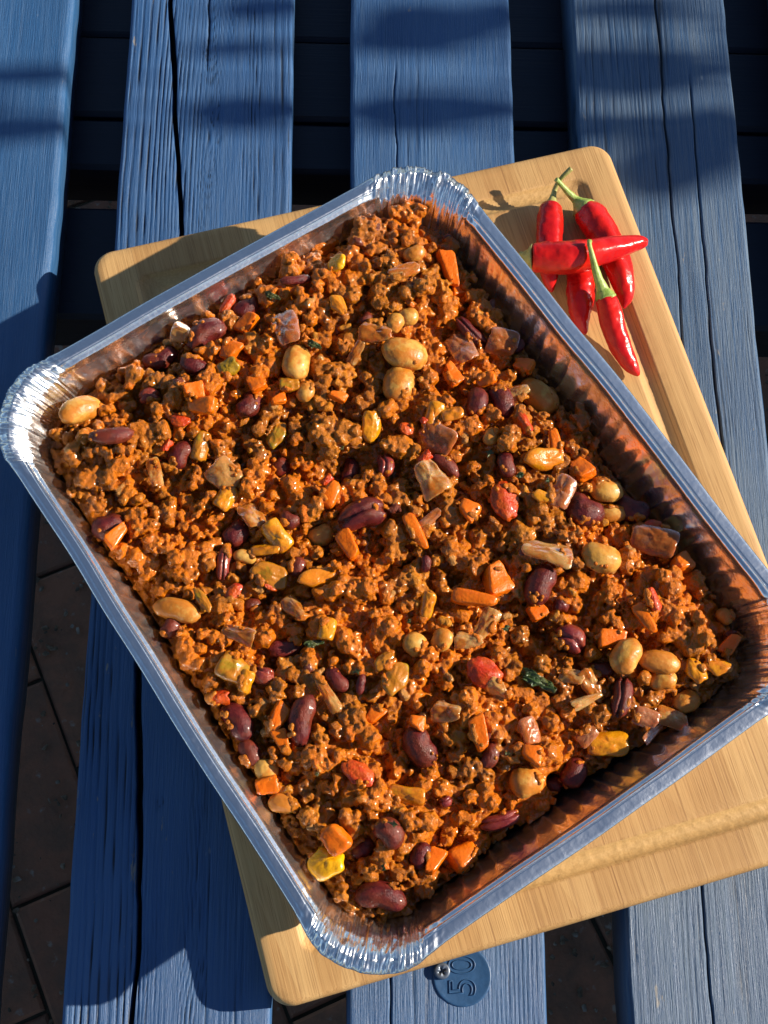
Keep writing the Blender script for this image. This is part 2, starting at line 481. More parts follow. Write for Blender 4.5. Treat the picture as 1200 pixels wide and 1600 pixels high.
def slat(x0, x1, mat, style, seed, crack=None):
    W = x1 - x0
    nx = 190
    t = np.linspace(0, 1, nx)
    ys = np.concatenate([np.arange(Y0, -12, 14), np.arange(-12, 570, 2.2), np.arange(570, Y1, 14)])
    if crack is not None:
        tc = 0.42
        t = np.sort(np.concatenate([t, tc + np.array([-.034, -.024, -.017, -.0125, -.0105, -.008, -.004, 0, .004, .008, .0105, .0125, .017, .024, .034])]))
    T, Y = np.meshgrid(t, ys)
    X = x0 + T * W
    if crack is not None:
        xc = crack(Y)
        X = np.where(T < tc, x0 + (xc - x0) * T / tc, xc + (x1 - xc) * (T - tc) / (1 - tc))
    xl = X - x0
    # edge that is not quite straight
    wav = 0.5 * vn(Y / 60, seed=seed + 1) + 0.25 * vn(Y / 15, seed=seed + 2)
    # growth rings run along the board, bent by slow noise and knots
    warp = 8 * fbm(xl / 60, Y / 420, seed=seed + 3, o=2) + 1.0 * fbm(xl / 14, Y / 120, seed=seed + 4, o=2)
    for kx, ky, kr in style.get('knots', []):
        d2 = ((xl - kx) / kr) ** 2 + ((Y - ky) / (kr * 3.0)) ** 2
        warp = warp + np.sign(xl - kx + 0.01) * kr * 0.9 * np.exp(-d2)
    q = xl + warp
    per = style['period'] * (1 + 0.45 * vn(q / 22, seed=seed + 5))
    ph = q / per
    fr = np.abs(ph - np.floor(ph) - 0.5) * 2            # 0 ridge .. 1 groove
    lw = sstep(0.45, 0.95, fr)
    mod = sstep(-0.35, 0.45, fbm(xl / 20, Y / 160, seed=seed + 6, o=2) + style.get('mod', 0.0))
    brk = 0.6 + 0.4 * vn(xl / 1.2, Y / 14, seed=seed + 7)
    depth = lw * mod * brk
    fibre = 0.5 + 0.5 * vn(xl / 0.8, Y / 30, seed=seed + 8)
    Z = -style['amp'] * depth - 0.16 * style['amp'] * fibre - 0.5 * style.get('cup', 0.0) * ((xl / W - 0.5) * 2) ** 2
    grain = 1.0 - np.clip(depth * style.get('dark', 0.9), 0, 1)
    for kx, ky, kr in style.get('knots', []):
        rr = np.sqrt((xl - kx) ** 2 + ((Y - ky) * 0.7) ** 2)
        ring = np.exp(-((rr - kr * 0.35) / 0.8) ** 2) * (0.4 + 0.6 * (vn(xl / 1.5, Y / 1.5, seed=seed + 9) > 0.1))
        Z = Z - 0.7 * ring
        grain = np.clip(grain - 0.7 * ring, 0, 1)
    if crack is not None:
        dc = np.abs(X - xc)
        wdt = 1.15 + 0.35 * vn(Y / 40, seed=seed + 12)
        open_ = sstep(1.35, 0.75, dc / wdt)
        Z = Z - 16 * open_
        Z = Z - 0.5 * np.exp(-(dc / 3.0) ** 2)
        grain = grain * (1 - open_ * 0.8)
    # thin checks (hairline cracks)
    for cx, ya, yb, wd in style.get('checks', []):
        cc = cx + 0.8 * vn(Y / 35, seed=int(cx * 7)) + 0.3 * vn(Y / 9, seed=int(cx * 5))
        on = sstep(ya, ya + 25, Y) * sstep(yb, yb - 25, Y)
        g = np.exp(-((xl - cc) / wd) ** 2) * on
        Z = Z - 1.6 * g
        grain = np.clip(grain - 0.95 * g, 0, 1)
    # rounded long edges
    r = style.get('round', 3.0)
    e = np.minimum(xl, W - xl)
    dd = np.clip(r - e, 0, r)
    Z = Z - (r - np.sqrt(np.maximum(r * r - dd * dd, 0)))
    X = X + wav * (xl / W * 2 - 1)
    nyr, nxr = X.shape
    top = np.stack([X, Y, Z], -1)
    left = np.stack([X[:, :1], Y[:, :1], np.full((nyr, 1), -THICK)], -1)
    right = np.stack([X[:, -1:], Y[:, -1:], np.full((nyr, 1), -THICK)], -1)
    V = np.concatenate([left, top, right], 1)
    g = np.concatenate([np.full((nyr, 1), 0.85), grain, np.full((nyr, 1), 0.85)], 1)
    n = nxr + 2
    F = [grid_faces(n, nyr, True)]
    F.append(list(range(n))[::-1])
    F.append(list(range((nyr - 1) * n, nyr * n)))
    me = make_mesh('slat', V.reshape(-1, 3), F, mat, True, {'grain': g.ravel()})
    # sharp under-edges
    return link('slat', me, table)

ck = [(205, 1600), (217, 1480), (216, 1290), (215, 1040), (283, 360), (275, 200), (268, 60), (265, 0)]
ckp = np.array([pix(a, b, 0) for a, b in ck])
o_ = np.argsort(ckp[:, 1])
ckx, cky = ckp[o_, 0], ckp[o_, 1]
crackfn = lambda Y: np.interp(Y, cky, ckx) + 0.5 * vn(Y / 28, seed=91) + 0.25 * vn(Y / 8, seed=92)
STY = [dict(period=5.5, amp=0.25, dark=0.45, mod=-0.15, round=4.5, cup=0.6, checks=[(40, 150, 560, .4), (62, -20, 300, .35)]),
       dict(period=3.3, amp=0.65, dark=0.9, mod=0.15, round=2.5, knots=[(53, 462, 5), (40, 96, 4)], checks=[(45, 500, 620, .5)]),
       dict(period=2.7, amp=0.36, dark=0.6, mod=0.0, round=2.5, checks=[(25, 380, 520, .35), (63, 200, 440, .3), (20, -40, 110, .4)]),
       dict(period=3.2, amp=0.42, dark=0.7, mod=0.05, round=3.0, cup=0.5, checks=[(50, 300, 600, .45), (66, 260, 520, .5), (38, -40, 120, .45), (75, -30, 100, .4)]),
       dict(period=4.5, amp=0.6, dark=0.9, mod=0.0, round=3.0)]
slat(-240.0, -148.0, M_SLAT[0], STY[0], 100)
slat(-115.2, -21.0, M_SLAT[1], STY[1], 200, crackfn)
slat(12.2, 104.0, M_SLAT[2], STY[2], 300)
slat(140.6, 231.8, M_SLAT[3], STY[3], 400)
slat(268.0, 360.0, M_SLAT[1], STY[4], 500)
def plain_slat(x0, x1):
    v, f = rbox(x1 - x0, Y1 - Y0, THICK, 3)
    o = link('slat', make_mesh('slat', v, f, M_SLAT[2], False, {'grain': np.full(len(v), 0.9)}), table, ((x0 + x1) / 2, (Y0 + Y1) / 2, 0))
    return o
for k in range(2):
    plain_slat(-367.0 - 127 * k, -275.0 - 127 * k)
for k in range(3):
    plain_slat(395.0 + 127 * k, 487.0 + 127 * k)

# crossbeams seen dark between the slats
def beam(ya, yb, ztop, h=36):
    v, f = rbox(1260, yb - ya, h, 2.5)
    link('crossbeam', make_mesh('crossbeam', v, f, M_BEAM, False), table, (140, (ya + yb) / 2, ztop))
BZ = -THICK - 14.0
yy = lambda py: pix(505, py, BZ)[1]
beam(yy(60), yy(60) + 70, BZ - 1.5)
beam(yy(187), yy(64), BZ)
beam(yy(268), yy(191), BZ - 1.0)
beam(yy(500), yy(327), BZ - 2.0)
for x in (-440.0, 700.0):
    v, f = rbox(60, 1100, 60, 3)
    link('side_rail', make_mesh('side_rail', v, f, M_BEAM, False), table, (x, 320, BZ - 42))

# round tag reading 50 and the screw beside it
dc = pix(722, 1525, 0)
def lathe(prof, n=48):
    a = np.linspace(0, 2 * np.pi, n, endpoint=False)
    V = np.concatenate([np.stack([r * np.cos(a), r * np.sin(a), np.full(n, z)], -1) for r, z in prof])
    F = [grid_faces(n, len(prof), True), list(range((len(prof) - 1) * n, len(prof) * n))]
    return V, F
dv, df = lathe([(13.4, -1.0), (13.4, 0.05), (13.1, 0.35), (12.6, 0.45), (12.0, 0.3), (6, 0.28), (1, 0.28)])
disc = link('number_disc', make_mesh('number_disc', dv, df, M_DISC), table, (dc[0], dc[1], 0.1))
cu = bpy.data.curves.new('digits', 'FONT')
cu.body = '50'
cu.size = 0.0172
cu.align_x, cu.align_y = 'CENTER', 'CENTER'
cu.fill_mode = 'NONE'
cu.bevel_depth = 0.00032
cu.bevel_resolution = 1
cu.space_character = 1.12
tmp = bpy.data.objects.new('tmp', cu)
col.objects.link(tmp)
bpy.context.view_layer.update()
dg = bpy.context.evaluated_depsgraph_get()
dme = bpy.data.meshes.new_from_object(tmp.evaluated_get(dg))
bpy.data.objects.remove(tmp)
dme.materials.clear()
dme.materials.append(M_DISC)
dig = link('digits', dme, disc, (0.6, 0.0, 0.42), math.radians(90))
sp = pix(691, 1517, 2.4)
a = np.linspace(0, 2 * np.pi, 48, endpoint=False)
star = 1.25 + 0.55 * np.cos(4 * a)
rows = [(3.7 + 0 * a, -2.0), (3.7 + 0 * a, 1.7), (3.4 + 0 * a, 2.3), (2.9 + 0 * a, 2.45), (star * 1.08, 2.4), (star, 2.1), (star * 0.7, 0.6)]
SV = np.concatenate([np.stack([r * np.cos(a), r * np.sin(a), 0 * a + z], -1) for r, z in rows])
link('screw', make_mesh('screw', SV, [grid_faces(48, len(rows), True), list(range(48 * 6, 48 * 7))], M_SCREW), table, (sp[0], sp[1], 0), 0.5)

# ---------------------------------------------------------------- unseen planter and shrub added beside the table to shade paving and far slats
planter = link('shade_planter_box', None, None, (1560, 330, GZ))  # added out of view to keep the sun off the paving
tag(planter, 'brown wooden planter box added unseen right of the table to shade the ground', 'planter')
for z in range(7):
    for sx in (-170, 170):
        v, f = rbox(24, 1900, 128, 3)
        link('board', make_mesh('board', v, f, M_PLANTER, False), planter, (sx, 0, 130 * (z + 1)))
    for sy in (-962, 962):
        v, f = rbox(364, 24, 128, 3)
        link('board', make_mesh('board', v, f, M_PLANTER, False), planter, (0, sy, 130 * (z + 1)))
v, f = rbox(315, 1898, 40, 2)
link('soil', make_mesh('soil', v, f, M_SOIL, False), planter, (0, 0, 870))

shrub = link('shrub', None, None, (1560, 480, GZ + 860))  # unseen; leaves placed so their shade falls on the far slats
tag(shrub, 'broad leaved shrub added unseen right of the table to shade the far slats', 'shrub')
def leaf_mesh(L, W):
    nu, nv = 7, 13
    u = np.linspace(-1, 1, nu)
    v = np.linspace(0, 1, nv)
    U, Vv = np.meshgrid(u, v)
    w = W / 2 * np.sin(np.pi * np.clip(Vv, 0.0, 1.0) ** 0.8) ** 0.8 + 0.4
    P = np.stack([Vv * L - L / 2, U * w, 0.12 * W * U * U - 0.10 * L * (Vv - 0.5) ** 2], -1)
    return make_mesh('leaf', P.reshape(-1, 3), grid_faces(nu, nv), M_LEAF)
SD = np.array(SUN_DIR) / SUN_DIR[2]
# (photo pixel where the shade lies, reach in px along x, across in px, height of the leaf above the table in mm)
LEAVES = [(50, 117, 240, 34, 460), (40, 198, 260, 46, 450), (-60, 160, 160, 50, 440),
          (405, 172, 230, 54, 440), (380, 75, 190, 28, 470), (430, 12, 180, 46, 500),
          (690, 42, 260, 84, 470), (610, 60, 160, 40, 430), (690, 172, 290, 60, 430), (800, 20, 150, 50, 520),
          (1010, 108, 300, 92, 520), (930, 100, 160, 60, 500), (1000, 10, 260, 40, 560), (960, 200, 200, 44, 560), (1070, 262, 260, 104, 560), (1130, 215, 190, 84, 540), (1120, 180, 120, 40, 520),
          (1230, 60, 160, 60, 600), (1290, 190, 160, 120, 600), (1330, 320, 160, 140, 640)]
for px, py, lx, wy, hz in LEAVES:
    p = pix(px, py, 0)
    k = ppm(p)
    hz = hz * 1.55
    q = p + SD * hz
    # a leaf that faces the sun squarely: its shade is stretched along x by 1/sin(elevation)
    me = leaf_mesh(lx / k * 0.55, wy / k * 1.18)
    lf = link('leaf', me, shrub, (q[0] - 1560, q[1] - 480, q[2] - (GZ + 860)))
    lf.rotation_euler = (random.uniform(-.25, .25), math.radians(35 + random.uniform(-12, 12)), random.uniform(-.15, .15) + (0.12 if px > 900 else -0.03))
    base = Vector(((q[0] - 1560), (q[1] - 480), q[2] - (GZ + 860)))
    root = Vector((random.uniform(-60, 60), (q[1] - 480) * 0.6, 0))
    n = 9
    tt = np.linspace(0, 1, n)
    path = np.array([root + (base - root) * float(s) + Vector((80 * math.sin(3 * s), 0, 90 * math.sin(math.pi * s))) for s in tt])
    ring = np.linspace(0, 2 * np.pi, 6, endpoint=False)
    SVs = np.concatenate([np.stack([path[i, 0] + (2.6 - 1.4 * tt[i]) * np.cos(ring), path[i, 1] + (2.6 - 1.4 * tt[i]) * np.sin(ring), 0 * ring + path[i, 2]], -1) for i in range(n)])
    link('stem', make_mesh('stem', SVs, grid_faces(6, n, True), M_LEAF), shrub)

# ---------------------------------------------------------------- rounded rectangle rings (board and tray)
def rr_params(w, l, r, step, cstep=None):
    """list of (segment kind, corner index, t/angle, s) all round a rounded rectangle"""
    cstep = cstep or step
    out, s = [], 0.0
    hw, hl = w / 2, l / 2
    corners = [(1, 1, 0), (-1, 1, 90), (-1, -1, 180), (1, -1, 270)]
    lens = [w - 2 * r, l - 2 * r, w - 2 * r, l - 2 * r]
    for c, (sx, sy, a0) in enumerate(corners):
        n = max(6, int(r * math.pi / 2 / cstep))
        for i in range(n):
            a = a0 + 90 * i / n
            out.append((0, c, math.radians(a), s + r * math.radians(90) * i / n))
        s += r * math.pi / 2
        L = lens[c]
        n = max(4, int(L / step))
        for i in range(n):
            out.append((1, c, i / n, s + L * i / n))
        s += L
    return out, s

def rr_ring(params, w, l, r):
    """ring of points + outward normals"""
    hw, hl = w / 2, l / 2
    cs = [(1, 1), (-1, 1), (-1, -1), (1, -1)]
    P, N = [], []
    for kind, c, t, s in params:
        sx, sy = cs[c]
        if kind == 0:
            n = (math.cos(t), math.sin(t))
            P.append((sx * (hw - r) + r * n[0], sy * (hl - r) + r * n[1]))
        else:
            n = [(0, 1), (-1, 0), (0, -1), (1, 0)][c]
            a = [(hw - r, hl), (-hw, hl - r), (-(hw - r), -hl), (hw, -(hl - r))][c]
            b = [(-(hw - r), hl), (-hw, -(hl - r)), ((hw - r), -hl), (hw, hl - r)][c]
            P.append((a[0] + (b[0] - a[0]) * t, a[1] + (b[1] - a[1]) * t))
        N.append(n)
    return np.array(P), np.array(N)

# ---------------------------------------------------------------- bamboo chopping board
BOARD_TOP = 17.0
BW, BL, BA = 287.6, 389.2, 0.272
bprm, bper = rr_params(BW, BL, 11.5, 1.3, 0.7)
rings, gro = [], []
GD, GW = 19.5, 9.5                       # groove: inset of its outer lip, width
prof = [(3, -17), (1, -16), (0, -14), (0, -4), (0.35, -2.2), (1.2, -0.8), (2.6, 0), (6, 0), (12, 0), (GD - 1.2, 0), (GD - 0.3, -0.15), (GD + 0.4, -0.8)]
for i in range(1, 12):
    u = i / 12
    prof.append((GD + 0.4 + (GW - 0.8) * u, -0.8 - 2.2 * math.sin(math.pi * u) ** 0.7))
prof += [(GD + GW - 0.4, -0.8), (GD + GW + 0.3, -0.15), (GD + GW + 1.2, 0), (GD + GW + 6, 0)]
S = np.array([p[3] for p in bprm])
short = np.array([1.0 if (p[0] == 1 and p[1] in (0, 2)) else 0.15 for p in bprm])     # grooves cut across the fibres are rough
for d, z in prof:
    P, N = rr_ring(bprm, BW - 2 * d, BL - 2 * d, max(11.5 - d, 4.5 if d < 12 else 7.0))
    zz = np.full(len(P), z)
    ing = GD - 0.5 < d < GD + GW + 0.5
    if ing:
        ph = 2 * np.pi * (S / 2.6 + 0.35 * np.sin((d - GD) / GW * np.pi)) 
        zz += short * (0.26 * np.sin(ph) * (0.6 + 0.5 * vn(S / 9, d / 3.0, seed=5)) + 0.15 * vn(S / 1.6, d / 1.6, seed=6))
        zz += 0.06 * vn(S / 2.0, d / 2, seed=7)
    rings.append(np.column_stack([P, zz]))
    gro.append(np.full(len(P), 1.0) * (short if (ing and -0.5 > z) else 0.0))
nb = len(bprm)
BV = np.concatenate(rings)
BF = [grid_faces(nb, len(prof), True), list(range((len(prof) - 1) * nb, len(prof) * nb)), list(range(nb))[::-1]]
board_me = make_mesh('chopping_board', BV, BF, M_BAMBOO, True, {'groove': np.concatenate(gro)})
board = link('chopping_board', board_me, None, (65.94, 228.38, BOARD_TOP), BA)
tag(board, 'pale bamboo chopping board with a juice groove lying on the blue slats', 'chopping board')

# ---------------------------------------------------------------- foil tray
TX, TY, TA = 33.65, 210.07, 0.5913
TW, TL, TR, TH = 262.0, 322.0, 36.0, 49.0
ct, st = math.cos(TA), math.sin(TA)
prm, per = rr_params(TW, TL, TR, 0.75, 0.36)
S = np.array([p[3] for p in prm])
isc = np.array([1.0 if p[0] == 0 else 0.0 for p in prm])
nS = len(S)
# corner mask, softened a little past each end of the arc
cm = isc.copy()
k = 13
cm = np.convolve(np.concatenate([cm[-k:], cm, cm[:k]]), np.ones(2 * k + 1) / (2 * k + 1), 'same')[k:-k]
def n1(f, seed):                           # periodic noise along the rim
    a = 2 * np.pi * S / per
    R = per * f / (2 * np.pi)
    return vn(np.cos(a) * R + 50, np.sin(a) * R + 50, seed=seed)
pl_len = 8.8
npl = round(per / pl_len)
phs = np.pi * npl * S / per + 1.1 * n1(1 / 30, 3)
pleat = np.abs(np.sin(phs)) * (0.85 + 0.35 * n1(1 / 9, 4))
pid = np.floor(phs / np.pi)
fold = 0.55 * (1 - np.abs(n1(1 / 2.6, 8)) * 2) + 0.45 * (1 - np.abs(n1(1 / 4.7, 9)) * 2)       # sharp corner folds
fold2 = 0.6 * (1 - np.abs(n1(1 / 2.1, 18)) * 2) + 0.5 * n1(1 / 6, 19)
tprof = [(4.2, 47.2), (2.0, 47.0), (0.5, 47.1), (0.0, 47.7), (0.25, 48.4), (1.0, 48.75)]
tprof += [(2.0 + 0.68 * i, 48.9 + 0.03 * i) for i in range(9)]
tprof += [(7.75, 48.8), (8.0, 48.7), (8.25, 48.95), (8.5, 49.25), (8.75, 49.35), (9.0, 49.2), (9.25, 48.85), (9.5, 48.55), (10.0, 48.3), (10.6, 48.05), (11.2, 47.8), (11.7, 47.5), (12.1, 46.8), (12.4, 45.4), (12.5, 44.2)]
for i in range(1, 25):
    u = i / 24
    tprof.append((float(np.interp(44.2 - 42.7 * u, [1.5, 36.0, 44.2], [27.5, 13.8, 9.5])), 44.2 - 42.7 * u))
tprof += [(30.5, 0.7), (33.0, 0.5), (37.0, 0.5), (60.0, 0.5)]
foldc = 0.62 * (1 - np.abs(n1(1 / 1.6, 18)) * 2) + 0.45 * (1 - np.abs(n1(1 / 3.6, 19)) * 2) + 0.25 * n1(1 / 6, 20)
sideB = np.array([1.0 if (p[0] == 1 and p[1] in (1, 2)) else 0.35 for p in prm])
onB = np.array([1.0 if (p[0] == 1 and p[1] == 1) else 0.0 for p in prm])
def wall_d(z):
    """inset of the inner wall from the outer edge at height z above the board"""
    return np.interp(z, [1.5, 36.0, 44.2], [27.5, 13.8, 9.5])
rows = []
for d, z in tprof:
    ins = 0.76 * d if z > 43.9 else d
    r = max(TR - 0.30 * ins, 9.0)
    P, N = rr_ring(prm, TW - 2 * ins, TL - 2 * ins, r)
    off = np.zeros(nS)                      # inward displacement
    zz = np.full(nS, z)
    rimw = sstep(45, 47, z) if z > 40 else 0.0
    # slow handling waves of the rim
    zz += (0.8 * n1(1 / 90, 21) + 0.45 * n1(1 / 33, 22)) * sstep(20, 48, z)
    off += (1.0 * n1(1 / 110, 23) + 0.55 * n1(1 / 38, 24)) * sstep(10, 48, z)
    if z < 43.9:              # pleated wall
        top = 43.5 - 5.0 * (1 - pleat) * (1 - cm)
        ramp = sstep(0, 4.5, top - z) * (1 - sstep(2.0, 0.0, z) * 0.6)
        off += ramp * (1 - cm) * 1.25 * (0.75 - pleat)
        shift = fold
        off += cm * (1.1 * foldc * (0.55 + 0.45 * vn(S / 3.0 , z / 14, seed=31)))
        off += cm * 0.5 * vn(S / 2.2, z / 7.0, seed=32)
        off += 0.22 * vn(S / 3.4, z / 5.0, seed=33) * (1 - cm)
    if z > 43.9:                            # the flange; in the corners it is crimped into radial folds
        zc = np.interp(d, [0, 1.2, 4.6, 6.5, 12.5], [47.0, 48.3, 49.6, 49.0, 43.6])
        if d < 3 and z < 47.6:
            zc = z - 0.6
        amp = np.interp(d, [0, 1.5, 4.5, 9, 12.5], [1.3, 1.7, 1.0, 1.8, 1.0]) * (0.6 + 0.6 * np.abs(n1(1 / 8, 61)) * 2)
        crest = np.exp(-((d - 4.7 - 0.9 * n1(1 / 9, 41)) / 0.8) ** 2) * (0.5 + 0.6 * n1(1 / 4, 42))
        fd = foldc + 0.5 * vn(S / 1.5 + 0.45 * d * n1(1 / 6, 62), d / 5.0, seed=43)
        zcv = zc + amp * fd + crest + 0.15 * vn(S / 0.9, d / 1.5, seed=44)
        zz = zz + cm * (zcv - z)
        off += cm * (-1.4 * sstep(9, 0, d) + 0.45 * n1(1 / 3.5, 45) * sstep(3, 0, d) + 0.9 * foldc * sstep(8, 12.5, d))
        # the straight flange is creased across, in flat facets
        fac = n1(1 / 7.0, 46) * 0.5 + n1(1 / 2.2, 47) * 0.22
        zz += (1 - cm) * sideB * 0.30 * fac * sstep(0.2, 3.5, d) * sstep(7.7, 5.5, d)
        zz += (1 - cm) * onB * 0.45 * sstep(2.6, 3.6, d + 0.8 * n1(1 / 25, 48)) * (1 if d <= 7.6 else 0)
    P = P - N * off[:, None]
    rows.append(np.column_stack([P, zz]))
TV = np.concatenate(rows)
TF = [grid_faces(nS, len(tprof), True), list(range((len(tprof) - 1) * nS, len(tprof) * nS))]
tray_me = make_mesh('foil_tray', TV, TF, M_FOIL, True)
tray = link('foil_tray', tray_me, None, (TX, TY, BOARD_TOP), TA)
tag(tray, 'rectangular silver foil tray with pleated walls and crinkled corners, full of chilli', 'foil tray')

def sd_rr(x, y, hw, hl, r):
    qx, qy = np.abs(x) - (hw - r), np.abs(y) - (hl - r)
    return np.hypot(np.maximum(qx, 0), np.maximum(qy, 0)) + np.minimum(np.maximum(qx, qy), 0) - r
def to_local(x, y):
    dx, dy = x - TX, y - TY
    return dx * ct + dy * st, -dx * st + dy * ct
def wall_sd(lx, ly, wz):
    """distance outside (+) or inside (-) the tray wall at world height wz"""
    d = wall_d(np.clip(wz - BOARD_TOP, 1.5, 44.2))
    return sd_rr(lx, ly, TW / 2 - d, TL / 2 - d, 26.0)

# ---------------------------------------------------------------- fresh chillies on the board
def catmull(P, n):
    P = np.asarray(P, float)
    P = np.vstack([2 * P[0] - P[1], P, 2 * P[-1] - P[-2]])
    out = []
    m = len(P) - 3
    for t in np.linspace(0, m - 1e-6, n):
        i = int(t)
        u = t - i
        a, b, c, d = P[i:i + 4]
        out.append(0.5 * ((2 * b) + (-a + c) * u + (2 * a - 5 * b + 4 * c - d) * u * u + (-a + 3 * b - 3 * c + d) * u ** 3))
    return np.array(out)
def tube(path4, n, m, seed, lump=0.0, ridg=0.0, squash=1.0):
    """path4: (x,y,z,r) control points; closed lumpy tube"""
    C = catmull(path4, n)
    P, R = C[:, :3], np.maximum(C[:, 3], 0.05)
    T = np.gradient(P, axis=0)
    T /= np.linalg.norm(T, axis=1)[:, None]
    up = np.array([0, 0, 1.0])
    a = np.linspace(0, 2 * np.pi, m, endpoint=False)
    V = []
    for i in range(n):
        side = np.cross(T[i], up)
        ln = np.linalg.norm(side)
        side = np.array([1.0, 0, 0]) if ln < 1e-4 else side / ln
        nn = np.cross(side, T[i])
        rr = R[i] * (1 + lump * vn(np.cos(a) * 1.6 + 9, np.sin(a) * 1.6 + 9, i / n * 9, seed=seed) + ridg * np.cos(5 * a + seed) + lump * 0.13 * vn(np.cos(a) * 2.2 + 9, np.sin(a) * 2.2 + 9, i / n * 75, seed=seed + 2) + lump * 0.5 * vn(np.cos(a) * 3 + 9, np.sin(a) * 3 + 9, i / n * 30, seed=seed + 1))
        V.append(P[i] + np.outer(rr * np.cos(a), side) + np.outer(rr * np.sin(a) * squash, nn))
    V = np.concatenate(V)
    return V, [grid_faces(m, n, True), list(range(m))[::-1], list(range((n - 1) * m, n * m))]

def chilli(label, body, calyx, stem, mat_s, seed):
    """body etc.: lists of (px, py, z, diameter in px)"""
    def W(l):
        return np.array([[*pix(x, y, z), w / 2 / ppm(pix(x, y, z))] for x, y, z, w in l])
    b, c, s = W(body), W(calyx), W(stem)
    root = b[0, :3].copy()
    e = link('red_chilli', None, None, root)
    tag(e, label, 'chilli pepper', 'fresh red chillies piled on the board')
    for nm, pts, mt, m, lp, rg, n in (('flesh', b, M_CHILLI, 32, 0.085, 0.018, 90), ('calyx', c, mat_s, 20, 0.10, 0.05, 14), ('stem', s, mat_s, 12, 0.10, 0.08, 26)):
        pts = pts.copy()
        pts[:, :3] -= root
        V, F = tube(pts, n, m, seed, lp, rg)
        link(nm, make_mesh(nm, V, F, mt), e)
    return e
T0 = BOARD_TOP
chilli('upright red chilli on the left with a thin crooked stem, half under the crossing one',
       [(862, 318, T0+7, 14), (861, 323, T0+7, 32), (860, 335, T0+7, 40), (859, 355, T0+7, 43), (858, 380, T0+7, 42), (858, 410, T0+7, 36), (859, 435, T0+6, 25), (861, 452, T0+5, 10), (861, 456, T0+5, 3)],
       [(862, 324, T0+7, 30), (862, 320, T0+7.4, 25), (863, 313, T0+8, 14), (865, 305, T0+8, 9)],
       [(863, 316, T0+8, 12), (866, 300, T0+9, 8), (871, 287, T0+12, 7), (880, 275, T0+16, 7), (893, 263, T0+19, 8)], M_DRYSTEM, 3)
chilli('long red chilli on the right with a pale green stem, passing under the crossing one',
       [(909, 322, T0+7.5, 18), (912, 325, T0+7.5, 36), (921, 336, T0+7.5, 47), (934, 354, T0+7.5, 49), (948, 376, T0+7.5, 48), (961, 405, T0+7.5, 46), (971, 435, T0+7, 40), (977, 462, T0+6, 27), (975, 478, T0+5, 10), (974, 482, T0+5, 3)],
       [(914, 329, T0+7.5, 40), (910, 324, T0+8, 36), (904, 317, T0+8.5, 22), (899, 311, T0+9, 13)],
       [(905, 318, T0+8.5, 18), (896, 309, T0+9.5, 12), (887, 300, T0+12, 10), (878, 290, T0+15, 8), (869, 280, T0+18, 8)], M_STEM, 5)
chilli('plump red chilli lying crosswise on top of the others with its tip to the right',
       [(829, 403, T0+19, 22), (832, 403, T0+19, 42), (846, 402, T0+19.5, 49), (866, 402, T0+20, 52), (890, 401, T0+20.5, 53), (912, 398, T0+20.5, 50), (935, 393, T0+20, 42), (960, 387, T0+18, 38), (982, 382, T0+16.5, 29), (1000, 379, T0+15, 22), (1010, 378, T0+14.5, 12), (1012, 378, T0+14.5, 4)],
       [(833, 402, T0+19, 44), (828, 402, T0+18.5, 38), (823, 401, T0+18, 24), (819, 399, T0+17, 14)],
       [(823, 401, T0+17.5, 15), (818, 399, T0+16, 11), (813, 397, T0+15, 9)], M_DRYSTEM, 7)
chilli('short red chilli below the crossing one with its tip hidden by the tray rim',
       [(904, 402, T0+6.5, 14), (905, 407, T0+6.5, 34), (906, 425, T0+6.5, 42), (907, 445, T0+6.5, 43), (907, 465, T0+6.5, 42), (906, 485, T0+6.5, 37), (908, 503, T0+6, 27), (913, 518, T0+5, 12), (914, 522, T0+5, 4)],
       [(905, 412, T0+6.5, 32), (904, 405, T0+6.5, 24), (903, 398, T0+6.5, 12)],
       [(904, 402, T0+6.5, 10), (902, 392, T0+6.5, 8), (898, 384, T0+6, 7)], M_STEM, 11)
chilli('lowest red chilli with a bright green curved stem resting over the crossing one',
       [(945, 464, T0+17, 18), (947, 468, T0+17, 32), (951, 482, T0+15.5, 36), (957, 505, T0+13, 38), (965, 530, T0+10, 37), (976, 555, T0+7, 31), (987, 573, T0+5.5, 23), (995, 583, T0+4.5, 12), (998, 587, T0+4, 4)],
       [(949, 469, T0+16.8, 33), (946, 463, T0+17.5, 30), (942, 454, T0+18.7, 22), (939, 446, T0+20, 15)],
       [(943, 456, T0+18.5, 21), (936, 438, T0+22, 15), (930, 418, T0+26, 11), (925, 398, T0+29.5, 8.5), (921, 383, T0+31, 7), (921, 376, T0+31, 8)], M_STEM, 13)

